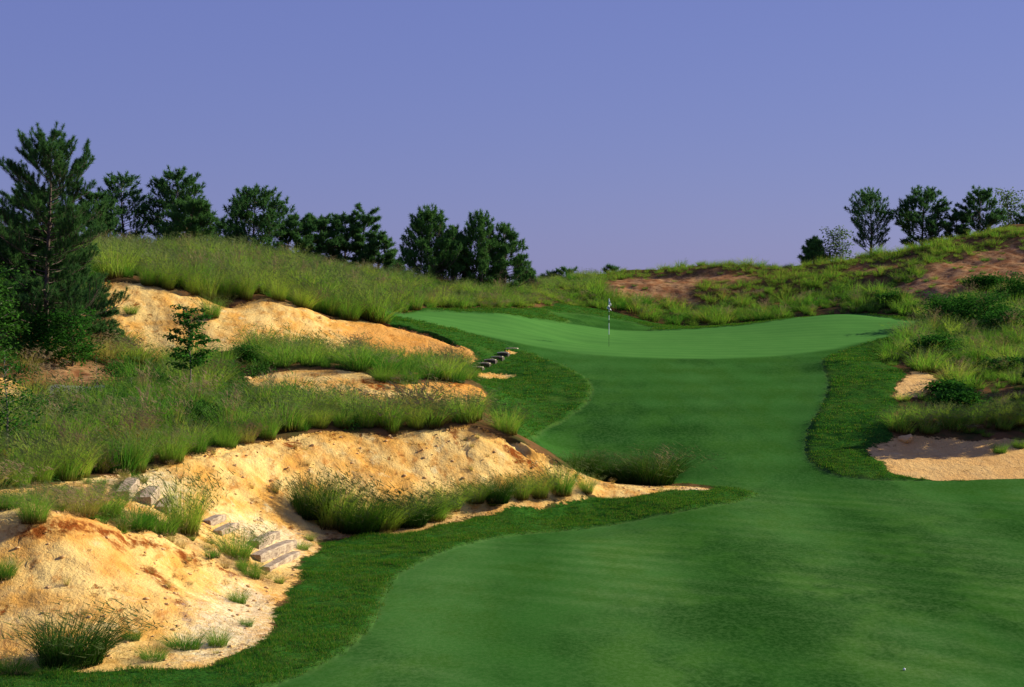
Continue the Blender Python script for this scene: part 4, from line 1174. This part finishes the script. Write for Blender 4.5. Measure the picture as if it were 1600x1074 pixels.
far_pine(1272, 121, 374, 61, prof_cone, .95, 'small pointed conifer at the left end of the right ridge trees', mat=M_NEEDLE2, nbr=34, group=GR, upturn=1.3, crown0=.0, nw=.04)
far_pine(1360, 124, 305, 62, prof_dome, 1.75, 'see-through round tree with a dark forked trunk on the right ridge', nbr=48, sparse=.15, needles=7, group=GR, upturn=.9, lift=.5, crown0=.15)
far_pine(1442, 125, 298, 63, prof_dome, 1.7, 'darkest and tallest tree on the right ridge', nbr=58, needles=11, group=GR, crown0=.1)
far_pine(1495, 126, 335, 66, prof_dome, 1.0, 'low dark tree between the two tall ones on the right ridge', nbr=28, group=GR)
far_pine(1530, 126, 298, 64, prof_dome, 1.55, 'dark rounded tree left of the pale wispy one on the right ridge', nbr=54, group=GR, crown0=.1)
far_pine(1608, 127, 325, 65, prof_dome, 1.2, 'dark tree cut off by the right picture edge on the ridge', nbr=34, group=GR)

# unseen pines added outside the right edge to shade the bunker and the slope
for (xx, yy, hh, rr, sd_, lab) in ((18.8, 64.9, 2.7, 1.5, 71, 'unseen pine added beyond the right edge to shade the bunker'), (24.0, 72, 3.8, 1.8, 72, 'taller unseen pine added beyond the right edge to shade the bunker slope'),):
    bb = Vector((xx, yy, float(height(xx, yy)[0]) - .1))
    place_tree('pine_tree', pine(random.Random(sd_), hh, prof_dome, 60, .03, rr, needles=12, nl=.24, nw=.035, shoots=8, tufts=3, upturn=.4, trunk_r=.09, lift=.2), bb, lab, 'pine tree')

# broad-leaved trees
M_SAP = needle_material('sapling_leaves', (0.022, 0.10, 0.014), (0.045, 0.16, 0.02), (0.06, 0.17, 0.03), .3)
def leafy(rng, H, R, trunk_r, first, nbr, leaves, size, prof, flat=.5, per=60, clump=.25):
    TV = []; TF = []; LV = []; LF = []; V = []; F = []; A = []; B = []
    n = 8
    tp = lambda t: Vector((.02 * H * math.sin(4 * t), .01 * H * math.cos(5 * t), t * H))
    tube(TV, TF, [tp(i / n) - Vector((0, 0, .3 if i == 0 else 0)) for i in range(n + 1)], [trunk_r * (1 - .85 * i / n) for i in range(n + 1)], 7)
    az = rng.uniform(0, 6)
    for k in range(nbr):
        t = first + (1 - first) * (k + .3) / nbr
        az += 2.4 + rng.gauss(0, .3)
        r = R * prof((t - first) / (1 - first)) * rng.uniform(.75, 1.15)
        o = tp(t); d = Vector((math.cos(az), math.sin(az), .7)).normalized()
        pts = [o]
        for s in range(4):
            d = (d + Vector((rng.gauss(0, .12), rng.gauss(0, .12), -.10))).normalized(); pts.append(pts[-1] + d * r / 4)
        tube(LV, LF, pts, [trunk_r * .35 * (1 - .8 * i / 4) for i in range(5)], 4)
        for m in range(max(1, int(leaves * (r / R)))):
            f = rng.uniform(.25, 1.02); fi = min(f * 4, 3.99); i0 = int(fi)
            c0 = pts[i0].lerp(pts[i0 + 1], fi - i0) + Vector((rng.gauss(0, clump), rng.gauss(0, clump), rng.gauss(0, clump * flat)))
            dd = Vector((rng.gauss(0, 1), rng.gauss(0, 1), rng.gauss(-.3, .35))).normalized()
            up = Vector((rng.gauss(0, .5), rng.gauss(0, .5), 1)); sdv = dd.cross(up).normalized()
            s = size * rng.uniform(.65, 1.25); i = len(V); b = rng.random()
            V += [c0, c0 + dd * s * .45 + sdv * s * .3, c0 + dd * s, c0 + dd * s * .45 - sdv * s * .3]
            A += [0, .5, 1, .5]; B += [b] * 4; F.append((i, i + 1, i + 2, i + 3))
    return (TV, TF), (LV, LF), (V, F, A, B)
b = ground(295, 634); hs = hfor(b, 482)
prof_sap = lambda u: (.70 + .3 * math.sin(u * 3.0)) * (1.0 - .45 * u ** 2)
place_tree('young_tree', leafy(random.Random(8), hs, .88, .034, .36, 20, 170, .125, prof_sap, flat=.25, clump=.12), b,
           'slender young broad-leaved tree with a thin pale trunk in the grass terrace', 'young tree', mats=(M_BARKG, M_BARKG, M_SAP))
b = at(-12, 60.0, .0)
place_tree('leafy_tree', leafy(random.Random(9), hfor(b, 425), .95, .05, .2, 26, 110, .13, lambda u: .9, clump=.2), b,
           'bright leafy tree cut off by the left picture edge beside the large pine', 'tree', mats=(M_BARKG, M_BARKG, M_BUSH))
b = at(8, 47.0, .0)
place_tree('leafy_bush', leafy(random.Random(10), hfor(b, 565), .98, .03, .12, 26, 80, .10, lambda u: .95 - .45 * u, clump=.14), b,
           'open leafy bush with dark leaves in front of pale sand at the left edge', 'bush', mats=(M_BARKG, M_BARKG, M_LEAF))
for (px, Y, top, R, lab) in ((20, 66, 452, 1.5, 'dark leafy bush in the shade left of the big pine trunk'), (112, 64, 492, 1.2, 'dark leafy bush at the foot of the big pine, right of its trunk'),
                             (62, 64.5, 500, .9, 'dark leafy bush hiding the foot of the big pine')):
    b = at(px, Y, .1)
    place_tree('leafy_bush', leafy(random.Random(px + 3), hfor(b, top), R, .03, .02, 26, 200, .11, lambda u: .95 - .35 * u, clump=.2), b, lab, 'bush', mats=(M_BARK, M_BARK, M_LEAF))
for (px, Y, top, R, lab) in ((1482, 93, 472, 1.7, 'dark rounded bush at the right tip of the putting green'), (1535, 90, 470, 2.0, 'widest dark bush on the shaded middle of the right slope'),
                             (1572, 86, 496, 1.4, 'small dark bush beside the shaded sand hollow at the right edge'), (1462, 80, 534, 1.0, 'little dark bush above the pale sand patch on the right slope'),
                             (1598, 100, 442, 1.7, 'dark bush at the right edge under the red soil slope'), (1395, 108.5, 466, .9, 'low dark bush behind the far right end of the green'),
                             (1540, 108, 440, 1.3, 'low dark bush on the red soil of the right slope'),
                             (1500, 68, 625, .9, 'round dark bush in the grass above the right bunker'), (1480, 70.5, 608, .6, 'small dark bush at the right of the pale sand patch'),
                             (1568, 76, 572, .9, 'dark bush halfway up the right slope near the picture edge')):
    b = at(px, Y, .1)
    place_tree('leafy_bush', leafy(random.Random(px + 3), hfor(b, top), R, .03, .02, 26, 230, .14, lambda u: .95 - .35 * u, clump=.25), b, lab, 'bush', 'dark bushes on the right slope', mats=(M_BARK, M_BARK, M_LEAF))
for (px, Y, top, R, lab) in ((55, 54, 628, .8, 'dark bush on the terrace right behind the open leafy bush'), (235, 62, 590, .55, 'small dark bush in the grass just left of the young tree'),
                             (180, 57, 622, .6, 'rounded green bush in the terrace grass below the grey path'), (385, 69, 545, .6, 'low green bush at the left tip of the grassy ledge above the third bank'),
                             (30, 70, 520, .9, 'dark bush behind the red needle litter at the left')):
    b = at(px, Y, .1)
    place_tree('leafy_bush', leafy(random.Random(px + 3), hfor(b, top), R, .02, .02, 20, 150, .09, lambda u: .95 - .35 * u, clump=.16), b, lab, 'bush', mats=(M_BARK, M_BARK, M_LEAF))
b = at(95, 52.0, .1)
place_tree('leafy_bush', leafy(random.Random(12), hfor(b, 640), .95, .03, .05, 22, 120, .085, lambda u: .9 - .3 * u, clump=.18), b,
           'low dark bush on the terrace right of the open leafy bush', 'bush', mats=(M_BARKG, M_BARKG, M_LEAF))
for (px, Y, top, R, lab) in ((150, 60, 560, .22, 'slim bright green sapling beside the grey path'), (128, 56, 592, .25, 'short dark sapling standing at the near edge of the grey path'),
                             (205, 58, 590, .28, 'small leafy sapling left of the young tree in the terrace')):
    b = at(px, Y)
    place_tree('sapling', leafy(random.Random(px), hfor(b, top), R, .014, .1, 12, 26, .08, lambda u: .9 - .4 * u, clump=.08), b, lab, 'sapling', 'saplings on the left terrace', mats=(M_BARKG, M_BARKG, M_BUSH))
b = at(1305, 121, .2)
place_tree('sparse_bush', leafy(random.Random(22), hfor(b, 362), 1.15, .04, .1, 24, 80, .17, lambda u: .95 - .3 * u, clump=.22), b,
           'sparse pale leaved bush between the small conifer and the see-through tree', 'bush', GR, mats=(M_BARK, M_BARK, M_PALE))
b = at(1574, 128, .2)
place_tree('leafy_tree', leafy(random.Random(23), hfor(b, 302), 1.25, .07, .2, 30, 130, .2, lambda u: .95 - .25 * u, clump=.28), b,
           'pale wispy tree near the right picture edge on the ridge', 'tree', GR, mats=(M_BARK, M_BARK, M_PALE))

# ---------------------------------------------------------------- sleepers
def wood_material(name, a, b, c):
    g = NT(name)
    n = g.noise(g.pos((1.6, 14, 14), obj=True), 2.2, 6, .7)
    n2 = g.noise(g.pos((1, 1, 1), obj=True), 3, 4, .6)
    col = g.mix(g.ss(n, .32, .68), a, b); col = g.mix(g.math('MULTIPLY', g.ss(n2, .5, .7), .6), col, c)
    p = g.n('ShaderNodeBsdfPrincipled'); g.put(p.inputs['Base Color'], col); p.inputs['Roughness'].default_value = .85
    bp = g.n('ShaderNodeBump'); bp.inputs['Distance'].default_value = .012; g.put(bp.inputs['Height'], n)
    g.t.links.new(bp.outputs[0], p.inputs['Normal'])
    return g.out(p.outputs[0])
M_SLEEP = wood_material('weathered_sleeper', (0.16, 0.095, 0.055), (0.47, 0.36, 0.24), (0.62, 0.48, 0.31))

def beam(rng, L, W, Hh, seg=7):
    """weathered timber: worn, slightly bowed, edges rounded, ends not square"""
    V = []; F = []
    prof = [(-.5, -.5), (.5, -.5), (.5, .36), (.42, .5), (-.42, .5), (-.5, .36)]
    k = len(prof)
    for i in range(seg + 1):
        t = i / seg - .5
        dz = -.02 * (2 * t) ** 2 + rng.gauss(0, .004); dy = rng.gauss(0, .005)
        sc = 1 - .05 * (abs(2 * t) ** 6)
        for (a, c) in prof:
            V.append((t * L + (a * .03 if i in (0, seg) else 0) + rng.gauss(0, .003), a * W * sc + dy + rng.gauss(0, .003), c * Hh * sc + dz + rng.gauss(0, .002)))
    for i in range(seg):
        for q in range(k):
            q2 = (q + 1) % k
            F.append((i * k + q, (i + 1) * k + q, (i + 1) * k + q2, i * k + q2))
    F.append(tuple(range(k))); F.append(tuple(seg * k + q for q in range(k))[::-1])
    return V, F
def sleeper(px0, py0, px1, py1, Y0, Y1, w_, h_, label, seed, roll=0.0):
    """timber whose top edge runs between two picture points at the given distances"""
    a = Vector(P(px0, py0, Y0)); c = Vector(P(px1, py1, Y1))
    V, F = beam(random.Random(seed), (c - a).length, w_, h_)
    o = mesh_obj('timber_sleeper', V, F, M_SLEEP)
    x = (c - a).normalized(); yv = Vector((0, 0, 1)).cross(x).normalized(); zv = x.cross(yv)
    M = Matrix((x, yv, zv)).transposed().to_4x4()
    o.matrix_world = Matrix.Translation((a + c) / 2 - zv * h_ * .5) @ M @ Matrix.Rotation(roll, 4, 'X')
    return tag(o, label, 'timber sleeper', 'weathered sleepers set as steps in the sand')
def gz_(px, Y):
    dx, _ = ray(px, 500); return float(height(dx * Y, Y)[0])
def sl(px0, Y0, px1, Y1, w_, h_, lift, label, seed, roll=0.0):
    dx0, _ = ray(px0, 500); dx1, _ = ray(px1, 500)
    a = Vector((dx0 * Y0, Y0, 0)); c = Vector((dx1 * Y1, Y1, 0))
    z0 = float(height(a.x, a.y)[0]) + lift; z1 = float(height(c.x, c.y)[0]) + lift
    zm = .35 * min(z0, z1) + .65 * max(z0, z1)
    a.z = zm + (z0 - zm) * .5; c.z = zm + (z1 - zm) * .5
    V, F = beam(random.Random(seed), (c - a).length, w_, h_)
    o = mesh_obj('timber_sleeper', V, F, M_SLEEP)
    x = (c - a).normalized(); yv = Vector((0, 0, 1)).cross(x).normalized(); zv = x.cross(yv)
    M = Matrix((x, yv, zv)).transposed().to_4x4()
    o.matrix_world = Matrix.Translation((a + c) / 2 - zv * h_ * .5) @ M @ Matrix.Rotation(roll, 4, 'X')
    return tag(o, label, 'timber sleeper', 'weathered sleepers set as steps in the sand')
def hitY(px, py): return hit(px, py)[1]
for (p0, q0, p1, q1, w_, h_, lift, lab, sd_) in [
    (190, 782, 208, 758, .32, .26, .17, 'topmost weathered sleeper of the upper flight with its dark end towards the viewer', 1),
    (224, 792, 240, 770, .32, .26, .16, 'second sleeper of the upper flight with a split grey top', 2),
    (252, 804, 268, 784, .30, .20, .12, 'third pale sleeper of the upper flight half hidden by grass', 3),
    (322, 822, 346, 812, .22, .16, .09, 'grey sleeper at the middle of the steps left of the bright tussock', 4),
    (338, 836, 366, 824, .24, .16, .09, 'whitish sleeper lying just below the grey middle one', 5),
    (396, 858, 430, 843, .24, .24, .16, 'upper short sleeper of the lower flight behind the bright tussock', 6),
    (398, 878, 455, 855, .28, .26, .16, 'long pale sleeper in the middle of the lower flight', 7),
    (414, 892, 462, 866, .24, .20, .09, 'lowest reddish sleeper half buried beside the mown turf', 8),
]:
    sl(p0, hitY(p0, q0), p1, hitY(p1, q1), w_, h_, lift, lab, sd_)

# earth steps with board risers by the green
def plain(name, col, rough=.7):
    g = NT(name); n = g.noise(g.pos(obj=True), 9, 4, .6)
    p = g.n('ShaderNodeBsdfPrincipled'); g.put(p.inputs['Base Color'], g.mix(g.math('MULTIPLY', n, .35), col, tuple(c * .55 for c in col))); p.inputs['Roughness'].default_value = rough
    return g.out(p.outputs[0])
M_BOARD = plain('pale_board', (0.74, 0.62, 0.42)); M_SHADED = plain('shaded_soil', (0.05, 0.03, 0.02))  # near-black soil colour carries the shade on the step risers
st = [(800, 549), (786, 557), (777, 563), (766, 568), (757, 573), (746, 578)]
b0 = ground(772, 570)
root = empty('earth_steps', b0)
tag(root, 'flight of small earth steps with pale board edges in the turf by the sand pit', 'steps')
for i, (px, py) in enumerate(st):
    q = ground(px, py)
    L = .46 if i else .5
    V, F = beam(random.Random(90 + i), L, .10, .035, 3)
    s_ = mesh_obj('step_board', V, F, M_BOARD, root)
    s_.location = q - b0 + Vector((0, -.20, .11)); s_.rotation_euler = (0, 0, math.radians(-10 + 6 * (i % 2)))
    if i:
        V, F = beam(random.Random(70 + i), L * 1.02, .40, .20, 3)
        s_ = mesh_obj('step_riser', V, F, M_SHADED, root)
        s_.location = q - b0 + Vector((0.02, .02, -.02)); s_.rotation_euler = (0, 0, math.radians(-10))

# ---------------------------------------------------------------- flagstick, cup, ball
def solid(name, col, rough=.4, trans=0):
    g = NT(name)
    n = g.noise(g.pos(obj=True), 14, 3, .5)
    p = g.n('ShaderNodeBsdfPrincipled'); g.put(p.inputs['Base Color'], g.mix(g.math('MULTIPLY', n, .2), col, tuple(c * .8 for c in col))); p.inputs['Roughness'].default_value = rough
    return g.out(p.outputs[0])
M_WHITE = solid('white_paint', (.82, .82, .82)); M_BLACK = solid('dark_paint', (.012, .016, .012), .5); M_FLAG = solid('white_cloth', (.85, .85, .83), .8)
fb = ground(951.5, 543)
root = empty('flagstick', fb); tag(root, 'thin black and white banded golf flagstick with a limp white flag on the green', 'flagstick')
FH = 2.16
bands = [(0, .26, 'b'), (.26, .50, 'w'), (.50, .565, 'b'), (.565, .665, 'w'), (.665, .74, 'b'), (.74, 1.0, 'w')]
for a, c, k in bands:
    V = []; F = []
    r = .009 if a < .2 else .017
    tube(V, F, [(0, 0, a * FH), (0, 0, (a + c) / 2 * FH), (0, 0, c * FH)], [r, r, r], 10)
    V0 = len(V); F.append(tuple(range(9, -1, -1)))
    mesh_obj('pole_band', V, F, M_WHITE if k == 'w' else M_BLACK, root, smooth=False)
# limp flag hanging in folds from the top
V = []; F = []; nu, nv = 14, 18
for j in range(nv + 1):
    for i in range(nu + 1):
        u = i / nu; v = j / nv
        zz = FH - .02 - v * .36 - u * .22 * (1 - .3 * v)
        fold = .075 * math.sin(u * 9 + v * 2.0) * (0.25 + u)
        sway = .055 * math.sin(v * 8.5 + .8) * u
        V.append((.018 + .09 * u * (.45 + .55 * v) * math.cos(v * 6) + sway, fold - .01, zz))
for j in range(nv):
    for i in range(nu):
        a = j * (nu + 1) + i; F.append((a, a + 1, a + nu + 2, a + nu + 1))
fl = mesh_obj('flag', V, F, M_FLAG, root, smooth=True)
so = fl.modifiers.new('cloth_thickness', 'SOLIDIFY'); so.thickness = .004
V = []; F = []
tube(V, F, [(0, 0, FH), (0, 0, FH + .02), (0, 0, FH + .035)], [.02, .022, .008], 10)
mesh_obj('pole_cap', V, F, M_WHITE, root, smooth=True)
V = []; F = []
for k in range(20):
    an = 2 * PI * k / 20; V += [(.054 * math.cos(an), .054 * math.sin(an), .004), (.060 * math.cos(an), .060 * math.sin(an), .004)]
for k in range(20): F.append((2 * k, 2 * k + 1, (2 * k + 3) % 40, (2 * k + 2) % 40))
mesh_obj('cup_rim', V, F, M_WHITE, root)

bl = ground(1413, 1046)
bm = bmesh.new(); bmesh.ops.create_uvsphere(bm, u_segments=24, v_segments=16, radius=.0215)
me = bpy.data.meshes.new('golf_ball'); bm.to_mesh(me); bm.free(); me.materials.append(M_WHITE)
me.polygons.foreach_set('use_smooth', np.ones(len(me.polygons), bool))
o = bpy.data.objects.new('golf_ball', me); C.objects.link(o); o.location = bl + Vector((0, 0, .02)); o.scale = (1.0, 1.0, 1.0)
tag(o, 'single white golf ball lying on the fairway near the bottom right corner', 'golf ball')

# clods and stones on the sand
def rock(rng, r):
    bm = bmesh.new(); bmesh.ops.create_icosphere(bm, subdivisions=2, radius=r)
    o = Vector((rng.random() * 9, rng.random() * 9, rng.random() * 9))
    from mathutils import noise as mn
    for v in bm.verts:
        v.co *= 1 + .45 * mn.noise(v.co / r * 1.1 + o) + .12 * mn.noise(v.co / r * 3 + o)
        v.co.z *= .65
    me = bpy.data.meshes.new('clod'); bm.to_mesh(me); bm.free(); return me
M_CLOD = plain('clay_clod', (0.74, 0.45, 0.17), .9)
for (px, py, r, lab) in ((1415, 688, .26, 'large sunlit orange clay clod on the left bank of the right bunker'),
                         (386, 592, .14, 'small pale clod at the left end of the third sand bank')):
    me = rock(random.Random(px), r); me.materials.append(M_CLOD)
    o = bpy.data.objects.new('clay_clod', me); C.objects.link(o); o.location = ground(px, py) + Vector((0, 0, r * .1)); tag(o, lab, 'clay clod')
# crumbs of clay strewn on the banks
pc = bpy.data.collections.new('source_crumb'); PROTO['crumb_col'] = pc; PROTO['crumb'] = []
for i in range(4):
    me = rock(random.Random(200 + i), .03); me.materials.append(M_CLOD); o = bpy.data.objects.new('crumb', me); pc.objects.link(o)
cx_, cy_ = jgrid(-18, 6, 31, 60, .22)
zc = zone('sand', cx_, cy_); m = (zc > .02) & (RNG.random(len(cx_)) < .20 * (1.2 + fbm(cx_, cy_, 400, 3))); n = int(m.sum())
ss_ = RNG.uniform(.3, 1.0, n) ** 2 * 1.9
scatter('clay_crumbs', 'crumb', np.stack([cx_[m], cy_[m], height(cx_[m], cy_[m])], 1), np.stack([ss_] * 3, 1), RNG.uniform(0, 6, n), RNG.integers(0, 4, n))
print('tris own', sum(len(o.data.polygons) for o in SC.objects if o.type == 'MESH'))
